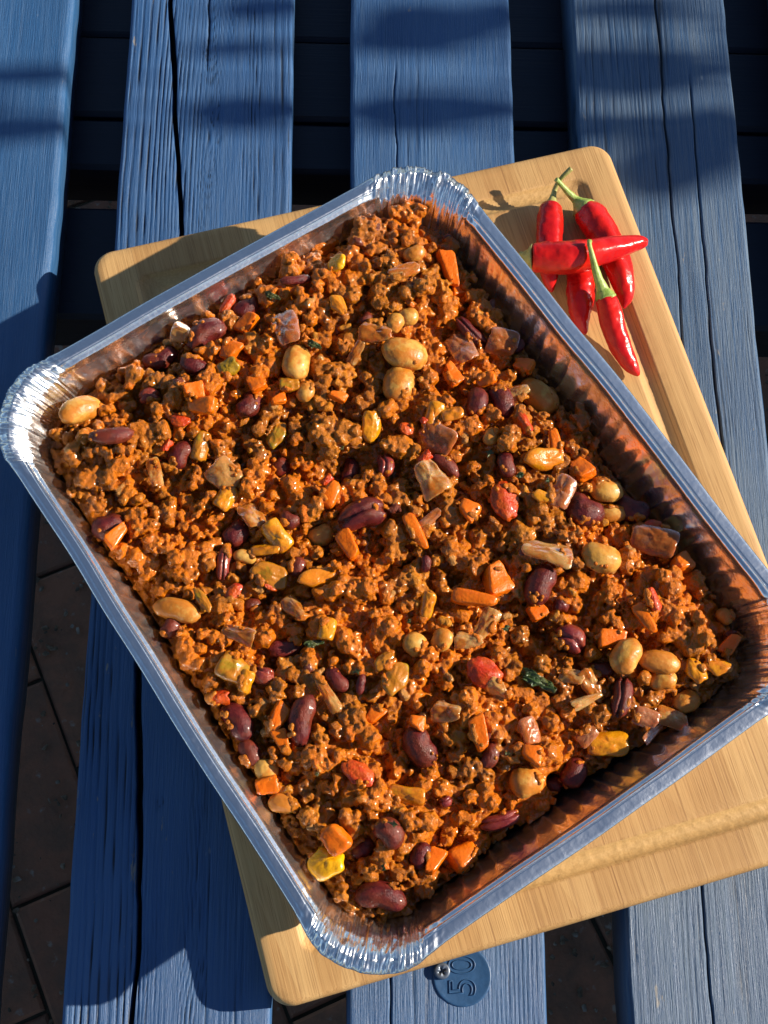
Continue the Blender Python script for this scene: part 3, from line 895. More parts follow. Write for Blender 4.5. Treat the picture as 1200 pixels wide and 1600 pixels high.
# ---------------------------------------------------------------- what lies in the chilli
# every bean and vegetable piece on top of the chilli: x, y (photo pixels), length, width, angle, dz, label
KIDNEY = [
(321,522,66,44,38,3,'large maroon kidney bean against an onion scrap near the upper left wall'),
(374,467,48,34,40,2,'dark kidney bean beside the bright red skin curl at the upper left wall'),
(257,558,44,30,45,1,'mottled kidney bean lying just left of the one under loose mince below the large one'),
(302,570,42,28,-20,1,'kidney bean half under mince just below the large bean at the upper left wall'),
(226,546,48,32,25,-1,'shaded dark kidney bean wedged against the upper left wall'),
(233,619,32,28,10,1,'small sauce smeared kidney bean between the big carrot square and the left wall'),
(174,680,66,30,10,3,'long wrinkled kidney bean under the clean tan bean in the left corner'),
(282,711,36,46,60,1,'plump kidney bean beside a thin red strip right of the left corner'),
(163,823,52,44,20,2,'kidney bean with a carrot stick lying across it at the lower left wall'),
(389,632,36,48,62,2,'rough kidney bean with sauce on one end left of the green pepper slice'),
(350,879,24,56,82,2,'thin reddish split kidney bean standing upright near the red tomato scrap'),
(369,833,38,46,50,1,'rough dark kidney bean right above a small pale bean'),
(452,812,32,28,-30,2,'small smooth kidney bean end above the bright yellow pepper slice'),
(464,885,26,32,70,1,'kidney bean end between two yellow pepper strips'),
(565,805,76,50,20,4,'big kidney bean split lengthwise with mince in its seam, centre of tray'),
(602,727,28,40,95,2,'small shiny kidney bean standing in a dark pocket above the split bean'),
(547,735,28,42,80,-1,'shaded kidney bean in the hollow right of the orange carrot wedge'),
(436,730,32,32,20,-2,'nearly hidden kidney bean in shadow left of the central ridge'),
(744,629,36,52,82,3,'left one of two dark kidney beans standing side by side below the grey onion flake'),
(783,627,38,56,105,3,'right one of two dark kidney beans standing side by side beside the white bean'),
(736,520,62,27,-42,3,'narrow broken kidney bean slanting below a mince clump near the upper right wall'),
(806,540,24,28,30,1,'small kidney bean end peeping out right of the pink onion square'),
(695,728,52,28,-36,2,'kidney bean tucked between the grey onion and the glossy onion'),
(792,726,28,42,102,3,'shiny round kidney bean above the red tomato lump'),
(912,797,60,54,-40,1,'large flat dark kidney bean under the mince covered white bean by the right wall'),
(1020,792,56,44,-20,3,'dark glistening kidney bean touching the upper right wall'),
(845,914,46,66,64,4,'large mottled kidney bean leaning above the small black bean end'),
(877,946,24,24,0,1,'tiny dark kidney bean end below the large mottled bean right of centre'),
(890,999,50,46,-30,3,'blunt red kidney bean right of the dark hollow and left of a carrot block'),
(971,1089,34,66,76,4,'kidney bean broken in two halves below the pair of white beans'),
(940,1045,42,27,0,-2,'shadowed black looking kidney bean left of the white bean pair'),
(608,1302,44,50,-45,4,'shiny kidney bean with a green herb fleck on it near the bottom corner'),
(657,1167,48,66,-60,4,'big smooth maroon kidney bean with a carrot scrap at its upper end'),
(766,1180,28,42,70,2,'kidney bean half buried beside the upright carrot stick in the lower middle'),
(780,1282,64,28,15,3,'long red split kidney bean near the lower right wall'),
(696,1252,20,18,20,1,'tiny reddish kidney bean tip in a gap above a carrot wedge'),
(472,1126,42,78,80,4,'large curved kidney bean standing upright left of the centre bottom'),
(362,1137,42,68,-56,2,'long smooth kidney bean lying along the lower left wall'),
(390,1176,32,44,-60,2,'short kidney bean just above the round tan bean at the lower left wall'),
(447,1012,56,32,12,-1,'dark kidney bean in deep shade above the large curved bean'),
(410,1054,36,32,-20,1,'pinkish kidney bean right of the olive pepper chunk'),
(266,980,28,36,60,3,'small kidney bean in front of the sauce coated white bean at the lower left wall'),
(395,946,28,22,0,-1,'kidney bean sunk in a dark gap right of the red tomato scrap'),
(526,1062,30,46,-50,2,'kidney bean poking out right of the large curved bean'),
(564,1069,16,32,80,1,'thin sliver of kidney bean beside a dark herb fleck, left of the olive pepper'),
(665,881,17,26,85,2,'small wrinkled kidney bean end at the right end of a mince clump in the centre'),
(595,1402,78,48,-10,2,'large kidney bean lying at the very bottom of the tray in the bottom corner'),
(896,1207,40,48,62,1,'kidney bean at the lower right wall above a dark cavity'),
(880,1250,34,30,20,-2,'kidney bean sunk in the dark cavity along the lower right wall'),
(657,1337,32,42,70,-1,'shaded kidney bean left of the carrot wedge near the bottom'),
(567,1325,40,30,30,-1,'dark kidney bean below left of the herb flecked bean'),
(462,437,48,16,12,3,'flat strip of kidney bean skin on top of mince near the upper left wall'),
(572,497,18,24,60,1,'small kidney bean tip left of the halved yellow bean'),
]
WHITE = [
(125,641,72,44,33,5,'clean tan white bean lying alone in the left corner of the tray'),
(464,566,46,62,82,4,'smooth orange stained white bean standing upright in the upper middle'),
(632,552,72,54,-6,5,'large pale white bean, upper of two touching beans in the upper middle'),
(624,601,52,62,75,4,'white bean with a yellow flake on it, lower of two touching beans'),
(856,604,68,52,-36,5,'large white bean with orange smear near the upper right wall'),
(939,871,64,50,-15,4,'glossy yellowish white bean left of the purple onion'),
(979,1025,46,60,58,5,'upright bean on the left of a pair of pale beans in the right part'),
(1030,1035,64,38,-10,5,'lying bean on the right of a pair of pale beans in the right part'),
(1084,1102,44,36,25,3,'white bean close to the lower right wall near the right corner'),
(276,954,76,40,-15,4,'white bean half coated in orange sauce at the lower left wall'),
(416,1202,38,38,0,3,'round tan bean at the lower left wall above a carrot cube'),
(947,766,54,38,-12,4,'white bean topped with mince near the upper right wall'),
(955,803,48,28,5,2,'white bean peeping out below the mince topped bean'),
(477,612,30,36,80,1,'yellow white bean below the upright orange stained bean'),
(382,870,36,24,-10,2,'small pale bean right of the thin reddish split bean'),
(502,836,42,36,20,-2,'shaded white bean in the hollow left of the split kidney bean'),
(767,682,24,32,70,1,'pale bean end under mince below the two dark kidney beans'),
(690,1000,34,38,60,3,'amber white bean in the middle of the tray below the long carrot stick'),
(648,1007,40,38,-30,3,'amber bean with a dark speck left of another amber bean'),
(618,505,30,34,60,4,'halved yellow bean above the large pale white bean'),
(637,495,34,32,10,1,'round yellow bean tucked behind the halved yellow bean'),
(823,1222,54,50,20,3,'large brownish white bean with a green fleck near the lower right'),
(1035,1063,44,32,10,3,'orange coated bean just under the lying pale bean'),
(1060,842,36,48,-55,0,'white bean in shade touching the right wall behind the purple onion'),
(1132,963,28,26,-40,1,'white bean in shade at the wall close to the right corner'),
(647,396,34,27,20,4,'small hollow bean skin near the top corner'),
(442,1256,46,32,-10,2,'crumb covered bean right of the carrot cube at the lower left wall'),
]
CARROT = [
(702,420,60,25,-76,5,'bright carrot stick standing out near the top corner'),
(741,935,68,25,-12,5,'long clean carrot stick right of the tray centre'),
(386,505,38,24,48,4,'triangular carrot piece left of the lined onion square in the upper left'),
(360,547,34,32,60,2,'carrot lump below the large kidney bean at the upper left wall'),
(303,611,32,30,5,4,'big carrot square on a mince ridge in the upper left'),
(316,633,46,28,-10,3,'soft carrot slice just below the big carrot square'),
(400,599,28,26,-60,3,'carrot cube above the rough kidney bean left of the upright white bean'),
(435,624,26,17,25,3,'carrot wedge pointing right under the green herb crumbs in the upper middle'),
(182,836,42,24,52,6,'carrot stick lying over a kidney bean at the lower left wall'),
(516,772,42,27,62,4,'bright carrot wedge above the split kidney bean in the centre'),
(544,850,50,26,-62,2,'carrot strip running down below the split kidney bean'),
(733,797,34,32,-40,4,'carrot end left of the red tomato lump'),
(775,907,50,44,-70,3,'thick translucent carrot slice right above the long clean stick'),
(868,692,46,18,-80,2,'carrot sliver behind a mince clump near the upper right wall'),
(909,734,36,32,-60,3,'carrot chunk topped with crumbs near the upper right wall'),
(1065,880,36,34,25,5,'carrot cube near the right wall below the purple onion'),
(957,997,44,28,5,3,'carrot block just behind the upright white bean of the pair'),
(1008,966,52,22,-66,3,'carrot strip under the bright red pepper skin on the right'),
(749,1145,54,26,-76,4,'orange carrot stick standing upright in the lower middle'),
(652,1129,26,24,-20,6,'carrot scrap resting on the upper end of the big smooth kidney bean'),
(679,1345,42,27,64,5,'bright carrot wedge near the bottom of the tray'),
(524,1311,46,38,-52,5,'large carrot chunk resting on the big yellow pepper chunk'),
(412,1237,34,28,10,3,'carrot cube touching the lower left wall'),
(434,1121,48,28,60,2,'carrot slice left of the large curved kidney bean'),
(440,1158,38,24,-70,3,'flat carrot scrap below the carrot slice by the curved kidney bean'),
(727,1350,46,38,35,3,'orange carrot slice with a herb fleck at the lower right wall'),
(1140,1007,38,22,50,3,'carrot sliver at the wall by the right corner'),
(832,1178,34,30,-20,3,'crumbly carrot cube above the large brownish bean'),
(707,585,38,24,-60,2,'carrot strip left of the grey onion flake and its mince'),
(760,594,32,20,20,3,'small carrot wedge above the two dark kidney beans'),
(819,572,30,25,-25,3,'sauce coated carrot lump behind the smeared white bean'),
(528,619,30,17,-15,3,'small bean shaped carrot bit right of the yellow bean in the upper middle'),
(717,456,24,20,10,0,'shaded carrot bit under the bright stick near the top corner'),
(650,830,60,20,-62,3,'long orange carrot ribbon right of the split kidney bean'),
(840,957,30,24,20,3,'carrot lump under the large mottled kidney bean'),
(585,1117,34,24,50,2,'carrot scrap on mince left of the big smooth kidney bean'),
]
PEPPER = [
(525,411,30,27,60,4,'bright yellow green pepper square near the upper left wall'),
(510,1349,52,48,-15,5,'big bright yellow pepper chunk near the bottom corner'),
(314,697,42,24,80,2,'yellow green pepper strip right of the plump kidney bean'),
(357,577,32,30,30,2,'pale green pepper piece below the carrot lump in the upper left'),
(431,680,42,26,75,1,'green pepper slice in shade on the left of the central ridge'),
(581,667,28,46,85,1,'olive yellow pepper slice in the upper middle shade'),
(432,838,48,30,-50,4,'bright yellow pepper slice under the small kidney bean end'),
(415,857,42,22,5,2,'dull yellow pepper strip below the bright yellow slice'),
(420,899,54,36,-15,2,'green pepper chunk in the left middle of the tray'),
(498,903,60,27,12,4,'long glossy yellow pepper strip left of the centre'),
(365,1043,44,42,-30,2,'olive pepper chunk left of the pinkish kidney bean'),
(385,1065,32,20,70,3,'small yellow pepper square leaning on the olive chunk'),
(848,776,30,19,-15,4,'little yellow pepper square left of the purple grey onion'),
(850,718,62,32,8,3,'wide amber pepper slice below the large mince clump on the right'),
(678,650,42,25,70,4,'amber pepper flap beside a tiny red speck in the upper middle'),
(706,645,32,28,15,2,'glossy amber pepper piece left of the two dark kidney beans'),
(617,1060,52,36,72,4,'lined yellow green pepper piece in the lower middle'),
(600,1033,34,23,50,4,'amber pepper crescent above the lined yellow green piece'),
(635,1243,52,25,-10,3,'amber pepper strip with a yellow end above the herb flecked bean'),
(950,1161,58,36,0,3,'olive yellow pepper chunk beside the lower right wall'),
(1121,1040,40,32,-10,4,'bright amber pepper square next to the right corner wall'),
(1087,1047,38,25,-65,3,'green tinged pepper bit right of the orange coated bean'),
(511,982,34,24,80,4,'yellow pepper nub on mince left of the centre'),
(352,777,38,28,60,1,'yellow white pepper piece under the lined onion on the left'),
(529,476,34,22,-60,4,'amber pepper triangle right of the upper left mince'),
(316,937,42,15,-55,3,'thin green yellow pepper strip right of the sauce coated bean'),
(452,600,28,22,10,1,'olive pepper bit with herb crumbs left of the yellow bean'),
(668,945,36,20,75,3,'pale yellow pepper sliver left of the long clean carrot stick'),
]
ONION = [
(447,511,50,34,-75,4,'purple tinged onion square with fine lines in the upper left'),
(587,518,42,34,-15,4,'translucent onion piece left of the halved yellow bean'),
(287,521,32,28,-20,3,'onion scrap left of the large maroon kidney bean'),
(351,742,42,38,-40,4,'amber onion square with clear lines on the left'),
(681,689,48,44,-35,4,'grey purple lined onion square right of the upper centre'),
(672,747,50,40,-60,5,'glossy orange onion square right of the centre'),
(876,767,46,32,65,3,'purple grey onion curl left of the mince topped bean'),
(1022,841,60,44,-15,5,'large purple onion slice near the right wall'),
(722,543,46,33,-65,4,'grey brown onion flake on a mince clump in the upper right'),
(786,535,38,36,-15,3,'pink onion square by the small kidney bean end in the upper right'),
(372,991,46,24,-20,3,'pale onion triangle left of the dark hollow'),
(697,1113,38,30,-15,5,'clear pale glossy onion piece in the lower middle'),
(779,1077,32,25,-30,4,'whitish striped onion bit below the tomato flesh'),
(1050,1122,42,25,-20,4,'clear onion flap beside the lower right wall'),
(1010,1122,32,25,-20,4,'pinkish onion bit right under the kidney bean in two halves'),
(759,975,44,24,60,4,'clear onion wedge directly under the long carrot stick'),
(732,1000,36,24,-5,3,'amber onion scrap left of the clear wedge'),
(810,612,28,26,20,3,'glossy onion bit left of the smeared white bean'),
(395,805,38,30,-60,3,'orange edged white onion cube on the left middle'),
(242,737,42,18,-75,3,'shiny onion sliver in the middle of the left mince'),
(855,862,64,40,-10,3,'wide amber onion slice left of the glossy yellowish bean'),
(926,1070,48,30,-60,3,'folded orange onion leaf left of the split kidney halves'),
(917,1094,44,15,25,4,'thin onion strip below the folded orange leaf'),
(632,423,42,19,25,3,'glistening brown onion strip left of the carrot stick near the top corner'),
(556,551,32,14,60,3,'curled onion skin with mince inside left of the large pale bean'),
(918,1150,28,20,40,2,'purple onion skin point above the olive yellow pepper chunk'),
(1031,1152,46,13,45,3,'dark purple onion skin strip at the lower right wall'),
(830,1140,32,36,-70,1,'dull purple onion patch in shade in the lower right'),
(893,1056,32,20,-15,2,'amber onion bit just right of the dark herb clump'),
(672,811,34,13,38,4,'small purple onion skin sliver below the glossy orange square'),
(511,1083,54,17,-58,4,'curved amber onion strip right of the large curved kidney bean'),
(790,1332,34,30,30,0,'shaded onion piece at the lower right wall near the bottom'),
(460,950,40,26,-50,1,'dark edged onion wedge with red tip below the green pepper chunk'),
]
TOMATO = [
(350,467,34,17,60,4,'bright red pepper skin curl at the upper left wall'),
(282,657,32,26,-10,3,'soft red tomato lump on mince in the upper left'),
(261,696,22,14,65,2,'thin red strip beside the plump kidney bean'),
(365,925,32,22,55,4,'bright red orange tomato scrap left of the shaded hollow'),
(635,671,24,20,-30,4,'red tomato bit left of the amber pepper flap'),
(662,657,13,12,0,6,'tiny bright red speck on the amber pepper flap'),
(663,714,24,17,40,4,'red tomato tip between the grey onion and the glossy onion'),
(787,784,64,46,-80,3,'big red tomato lump coated in mince right of the centre'),
(819,661,34,18,-65,5,'red pepper strip on a large mince clump in the upper right'),
(1020,937,36,19,-72,6,'bright red pepper skin standing up on the right'),
(757,1054,60,46,-30,2,'flat red tomato flesh in the lower middle'),
(342,1090,34,24,10,2,'dull red tomato skin by the lower left wall'),
(510,749,20,15,50,2,'dark red skin scrap above the bright carrot wedge in the centre'),
(1022,819,26,15,-5,6,'red scrap lying on top of the large purple onion'),
(427,917,34,15,0,3,'pinkish tomato shred below the green pepper chunk'),
(560,1208,54,36,-30,3,'orange red tomato piece in the lower left middle'),
]
HERB = [
(842,1063,64,30,-25,4,'large dark green wilted herb clump right of the lower centre'),
(785,978,24,13,-10,4,'dark green herb leaf at the tip of the clear onion wedge'),
(496,1206,12,11,30,5,'tiny green herb fleck on orange mince in the lower left'),
(614,1287,22,11,-25,8,'green herb leaf stuck on the shiny kidney bean near the bottom'),
(595,1357,16,14,40,4,'dark herb fleck between the yellow chunk and the carrot wedge at the bottom'),
(722,1357,17,9,75,6,'narrow herb fleck lying on the lowest orange carrot slice'),
(765,708,16,13,60,3,'dark green herb fleck left of the shiny round kidney bean'),
(852,749,14,12,0,4,'dark herb fleck on the amber pepper slice on the right'),
(815,737,24,16,20,3,'green herb scrap right of the shiny round kidney bean'),
(557,1049,16,11,0,4,'green fleck above the thin kidney sliver'),
(635,970,15,9,10,4,'dark green fleck in the exact middle of the tray'),
(491,1004,32,16,15,3,'crumpled herb leaf on mince left of the lower centre'),
(427,462,26,14,-15,4,'pale herb crumbs near the upper left wall'),
(532,699,12,10,0,3,'black green fleck in the shade of the central ridge'),
(797,1176,15,13,-40,4,'round olive herb bit with pale core above the large brownish bean'),
(492,538,24,16,-20,4,'green herb crumbs at the top of the upright orange stained bean'),
]

# ---------------------------------------------------------------- surface of the chilli con carne
BRIGHT = [(150, 725, 48, 5), (300, 1025, 42, 5), (590, 400, 55, 6), (620, 360, 30, 4), (660, 460, 40, 4), (770, 500, 45, 5), (480, 480, 60, 4), (500, 690, 40, 5), (400, 760, 25, 3),
          (260, 860, 60, 3), (230, 620, 55, 4), (310, 620, 45, 5), (760, 860, 60, 4), (830, 660, 45, 5), (920, 680, 45, 5), (545, 930, 50, 4), (520, 1010, 45, 4), (620, 960, 60, 4), (720, 1060, 50, 3),
          (520, 1170, 55, 5), (600, 1090, 45, 4), (740, 1250, 50, 4), (850, 1220, 40, 4), (1080, 920, 55, 5), (1060, 1060, 40, 4), (870, 850, 50, 4), (640, 1290, 40, 4), (560, 1270, 40, 4), (960, 940, 40, 3),
          (680, 880, 50, 2), (740, 680, 40, 3), (350, 620, 30, 2), (440, 420, 50, 4)]
PITS = [(500, 860, 30, 6), (640, 870, 22, 3), (540, 730, 28, 5), (450, 740, 30, 4), (370, 720, 26, 5), (220, 650, 28, 5), (235, 770, 24, 3), (700, 530, 28, 5), (560, 600, 30, 4), (520, 560, 25, 4), (410, 950, 30, 5),
        (430, 1040, 32, 5), (700, 925, 26, 5), (830, 985, 34, 5), (930, 1060, 28, 5), (840, 1100, 30, 4), (960, 830, 26, 4), (1000, 910, 22, 4), (610, 1130, 22, 5), (560, 1335, 24, 4), (700, 1310, 26, 5), (800, 1310, 34, 6), (900, 1250, 40, 6), (980, 1190, 34, 5),
        (740, 740, 20, 4), (690, 600, 26, 4), (620, 740, 20, 4), (350, 850, 20, 3), (740, 400, 30, 5), (560, 440, 22, 4), (430, 590, 16, 3)]
def base_height(lx, ly):
    e = -sd_rr(lx, ly, TW / 2 - 14, TL / 2 - 14, 26.0)
    H = 45.5 + 11.0 * sstep(0, 42, e)
    H = H + 8.5 * sstep(70, 140, ly) + 8.0 * sstep(-62, -112, lx) * (1 - 0.6 * sstep(70, 140, ly)) - 2.0 * sstep(70, 110, lx) - 3.0 * sstep(-100, -145, ly)
    H = H - 9.0 * sstep(72, 108, -lx) * sstep(100, 138, ly)
    H = H + 4.1 * fbm(lx / 22, ly / 22, seed=51, o=2) + 1.6 * vn(lx / 9, ly / 9, seed=52)
    return H
def bump_sum(lx, ly):
    s = 0
    for L, sg in ((BRIGHT, 0.95), (PITS, -1.5)):
        for x, y, r, a in L:
            p = pix(x, y, 52)
            bx, by = to_local(p[0], p[1])
            rr = r / ppm(p)
            s = s + sg * a * np.exp(-((lx - bx) ** 2 + (ly - by) ** 2) / (rr * rr))
    return s
def Hs(lx, ly):
    return base_height(lx, ly) + bump_sum(lx, ly)

SPEC = {'kidney_bean': (KIDNEY, 'kidney bean', 'kidney beans in the chilli', 0.82), 'white_bean': (WHITE, 'white bean', 'white beans in the chilli', 0.78),
        'carrot_piece': (CARROT, 'carrot', 'carrot pieces in the chilli', 0.75), 'pepper_piece': (PEPPER, 'sweet pepper', 'sweet pepper pieces in the chilli', 0.36),
        'onion_piece': (ONION, 'onion', 'onion pieces in the chilli', 0.24), 'tomato_piece': (TOMATO, 'tomato', 'tomato and red pepper scraps in the chilli', 0.5), 'herb_leaf': (HERB, 'herb leaf', 'herb flecks in the chilli', 0.4)}
ITEMS = []
for nm, (L, cat, grp, tf) in SPEC.items():
    for idx, (x, y, ll, ww, an, dz, lab) in enumerate(L):
        gf = {'onion_piece': 1.28, 'pepper_piece': 1.16, 'white_bean': 1.02, 'kidney_bean': 1.05}.get(nm, 1.10)
        ll, ww = max(ll, ww) * gf, min(ll, ww) * gf
        z = 55.0
        for _ in range(5):
            p = pix(x, y, z)
            lx, ly = to_local(p[0], p[1])
            z = float(Hs(np.array(lx), np.array(ly)))
            k = ppm(p)
            a, b = ll / k / 2, ww / k / 2
            th = min(a, b) * tf
            if nm == 'kidney_bean' or nm == 'white_bean':
                zc = z - 0.3 + dz * 0.75 - th * 0.36
            else:
                zc = z + 0.0 + dz * 0.75
            z = 0.5 * z + 0.5 * zc if _ < 4 else z
        p = pix(x, y, zc)
        lx, ly = to_local(p[0], p[1])
        # keep the piece inside the tray wall
        for _ in range(40):
            if wall_sd(np.array(lx), np.array(ly), np.array(zc - th)) < -(0.35 * a + 0.55 * b + 0.8):
                break
            lx, ly = lx * 0.992, ly * 0.992
        p = np.array([TX + lx * ct - ly * st, TY + lx * st + ly * ct, zc])
        ITEMS.append(dict(kind=nm, p=np.array([p[0], p[1], zc]), l=np.array([lx, ly]), a=a, b=b, t=max(th, 0.8), ang=math.radians(an), label=lab, cat=cat, grp=grp, idx=idx, dz=dz))

# ---------------------------------------------------------------- minced meat: thousands of crumbs fused into one field
VX = 0.5
GX, GY = np.arange(-122, 122, VX), np.arange(-152, 152, VX)
ZB, ZT = 33.0, 74.0
GZs = np.arange(ZB, ZT, VX)
LX, LY = np.meshgrid(GX, GY, indexing='ij')
HH = Hs(LX, LY).astype(np.float32)
fill = HH - 5.6 + 1.1 * vn(LX / 3.1, LY / 3.1, seed=61) + 0.6 * vn(LX / 1.5, LY / 1.5, seed=62)
field = (GZs[None, None, :].astype(np.float32) - fill[:, :, None].astype(np.float32)) * 0.75
tint = np.full(field.shape, 0.30, np.float16)
nzm = rng.standard_normal(field.shape, dtype=np.float32)
for ax in (0, 1, 2):
    nzm = nzm + np.roll(nzm, 1, ax) + np.roll(nzm, -1, ax)
nzm *= 1.0 / 5.2
SMK = 0.8
def splat(c, r, tv, sq=1.0, sm=0.0):
    ex = r + 1.6
    i0 = [max(0, int((c[k] - o - ex) / VX)) for k, o in enumerate((-122, -152, ZB))]
    i1 = [min(field.shape[k], int((c[k] - o + ex) / VX) + 2) for k, o in enumerate((-122, -152, ZB))]
    if any(a >= b for a, b in zip(i0, i1)):
        return
    sl = tuple(slice(a, b) for a, b in zip(i0, i1))
    dx = (GX[sl[0]] - c[0])[:, None, None]
    dy = (GY[sl[1]] - c[1])[None, :, None]
    dz = (GZs[sl[2]] - c[2])[None, None, :]
    d = (np.sqrt(dx * dx + dy * dy + dz * dz * sq) - r).astype(np.float32)
    f = field[sl]
    m = d < f
    hk = np.clip(1.0 - np.abs(d - f) / SMK, 0, 1)
    f[...] = np.minimum(d, f) - hk * hk * (SMK / 4)
    tint[sl][m] = tv
IP = np.array([[*it['l'], it['p'][2], it['a'], it['b'], it['t'], it['ang'] - TA] for it in ITEMS])
def rho(x, y, grow=0.0):
    """smallest normalised plan distance to any item and that item's index"""
    dx, dy = x - IP[:, 0], y - IP[:, 1]
    c, s = np.cos(IP[:, 6]), np.sin(IP[:, 6])
    u, v = (dx * c + dy * s) / (IP[:, 3] + grow), (-dx * s + dy * c) / (IP[:, 4] + grow)
    q = np.hypot(u, v)
    i = int(q.argmin())
    return q[i], i
ncr = 0
def clear_of_items(x, y, z, r, g=0.5):
    q, i = rho(x, y, r * g)
    return not (q < 1.0 and z + r > IP[i, 2] - 0.1 * IP[i, 5])
def hat(x, y):
    return float(HH[min(max(int((x + 122) / VX), 0), len(GX) - 1), min(max(int((y + 152) / VX), 0), len(GY) - 1)])
def crumbs(lob, tv, dens, stick, csc=1.0):
    """cover the lobes of one clump with crumbs"""
    global ncr
    for (ax, ay, az, ar) in lob:
        for _ in range(int(3 + dens * ar * ar / csc ** 1.6)):
            v = rng.normal(size=3)
            v /= np.linalg.norm(v)
            v[2] = abs(v[2]) - 0.2
            cr = (0.42 + 0.72 * rng.random() ** 1.5) * csc
            c = np.array([ax, ay, az]) + v * (ar * 0.86 + cr * stick)
            if not clear_of_items(c[0], c[1], c[2], cr, 0.4) or wall_sd(c[0], c[1], c[2]) > -(cr + 0.4):
                continue
            tq = float(np.clip(tv + rng.normal(0, .15), 0, 1))
            splat(c, cr, tq, rng.uniform(0.75, 1.3))
            if rng.random() < 0.28:                      # a short ragged strand of meat fibre
                w = np.cross(v, rng.normal(size=3))
                w /= np.linalg.norm(w) + 1e-6
                for kk in range(1, rng.integers(2, 5)):
                    c2 = c + w * cr * 0.75 * kk + v * 0.1 * kk
                    if clear_of_items(c2[0], c2[1], c2[2], cr, 0.4) and wall_sd(c2[0], c2[1], c2[2]) < -(cr + 0.4):
                        splat(c2, cr * (1 - 0.14 * kk), tq)
            ncr += 1
def clump(x, y, h, R, zc, nl, dens, stick):
    tv = float(np.clip(0.52 + 0.28 * fbm(np.array(x / 15), np.array(y / 15), seed=71, o=2) + rng.normal(0, .12), 0, 1))
    lob = [(x, y, zc, R)] if clear_of_items(x, y, zc, R) else []
    dirn = rng.uniform(0, 2 * np.pi)
    global SMK
    csc = rng.uniform(0.75, 1.45)
    SMK = float(np.clip(0.9 + 0.9 * vn(np.array(x / 19), np.array(y / 19), seed=73) + rng.normal(0, .25), 0.4, 1.9))
    for q in range(nl):
        an = dirn + rng.normal(0, 0.5) + (np.pi if q % 2 else 0)
        d = R * rng.uniform(0.75, 1.35)
        r2 = R * rng.uniform(.42, .78)
        p = (x + d * np.cos(an), y + d * np.sin(an), zc + rng.uniform(-.45, .55) * R)
        if clear_of_items(*p, r2) and wall_sd(*p) < -(r2 + 0.5):
            lob.append((*p, r2))
    for l in lob:
        splat(l[:3], l[3] * 0.84, tv)
    crumbs(lob, tv, dens, stick, csc)
    if nl > 2 and rng.random() < 0.5:                # a soft vegetable scrap on the flank of the clump
        an, code = rng.uniform(0, 2 * np.pi), int(rng.choice([1, 1, 1, 2, 2, 3, 3, 4]))
        r0 = rng.uniform(1.1, 2.2)
        w = np.array([math.cos(an + 1.3), math.sin(an + 1.3), rng.normal(0, .3)])
        c0 = np.array([x + R * 0.9 * math.cos(an), y + R * 0.9 * math.sin(an), zc + R * rng.uniform(0.2, 0.6)])
        for kk in np.linspace(-1, 1, 4) * rng.uniform(0.4, 1.2):
            c2 = c0 + w * kk * r0
            if clear_of_items(*c2, r0, 0.6) and wall_sd(*c2) < -(r0 + 0.4):
                splat(c2, r0 * (1 - 0.15 * abs(kk)), 1.0 + code)
# small loose clumps lying low between the big ones
sp_ = 5.4
for gx in np.arange(-120, 120, sp_):
    for gy in np.arange(-150, 150, sp_):
        x, y = gx + rng.uniform(-.55, .55) * sp_, gy + rng.uniform(-.55, .55) * sp_
        h = hat(x, y)
        R = 1.5 + 1.7 * rng.random()
        zc = h - 4.6 + rng.normal(0, 1.3)
        if wall_sd(x, y, zc) > -(R + 0.6):
            continue
        clump(x, y, h, R, zc, rng.integers(0, 2), 1.25, -0.05)
# the big nuggets of mince
sp_ = 11.8
for ix, gx in enumerate(np.arange(-118, 118, sp_)):
    for gy in np.arange(-148, 148, sp_) + (sp_ / 2 if ix % 2 else 0):
        if rng.random() < 0.17:
            continue
        x, y = gx + rng.uniform(-.5, .5) * sp_ * 0.9, gy + rng.uniform(-.5, .5) * sp_ * 0.9
        h = hat(x, y)
        R = 3.0 + 4.0 * rng.random() ** 1.5
        zc = h - 0.40 * R + rng.normal(0, 1.0)
        if wall_sd(x, y, zc) > -(R + 0.6):
            continue
        clump(x, y, h, R, zc, rng.integers(5, 9), 1.35, rng.uniform(-0.55, 0.0))
n2_ = rng.standard_normal([s_ // 3 + 2 for s_ in field.shape], dtype=np.float32)
n2_ = n2_.repeat(3, 0)[:field.shape[0]].repeat(3, 1)[:, :field.shape[1]].repeat(3, 2)[:, :, :field.shape[2]]
for ax in (0, 1, 2, 0, 1, 2):
    n2_ = (n2_ + np.roll(n2_, 1, ax) + np.roll(n2_, -1, ax)) / 3
field += nzm * 0.13 + n2_ * 0.62
del n2_
del nzm
# seats for the beans and vegetables, then a few crumbs stuck on top of them
for row, it in zip(IP, ITEMS):
    ex = max(row[3], row[4]) + 2
    i0 = [max(0, int((row[k] - o - ex) / VX)) for k, o in enumerate((-122, -152))]
    i1 = [min(field.shape[k], int((row[k] - o + ex) / VX) + 2) for k, o in enumerate((-122, -152))]
    dx = (GX[i0[0]:i1[0]] - row[0])[:, None]
    dy = (GY[i0[1]:i1[1]] - row[1])[None, :]
    c, s = math.cos(row[6]), math.sin(row[6])
    q = np.hypot((dx * c + dy * s) / row[3], (-dx * s + dy * c) / row[4])
    sd = ((q - 0.88) * min(row[3], row[4])).astype(np.float32)
    floor_ = (row[2] - 0.25 * row[5] - GZs)[None, None, :].astype(np.float32)
    carve = np.maximum(sd[:, :, None], floor_)
    f = field[i0[0]:i1[0], i0[1]:i1[1], :]
    np.maximum(f, -carve, out=f)
SMK = 0.8
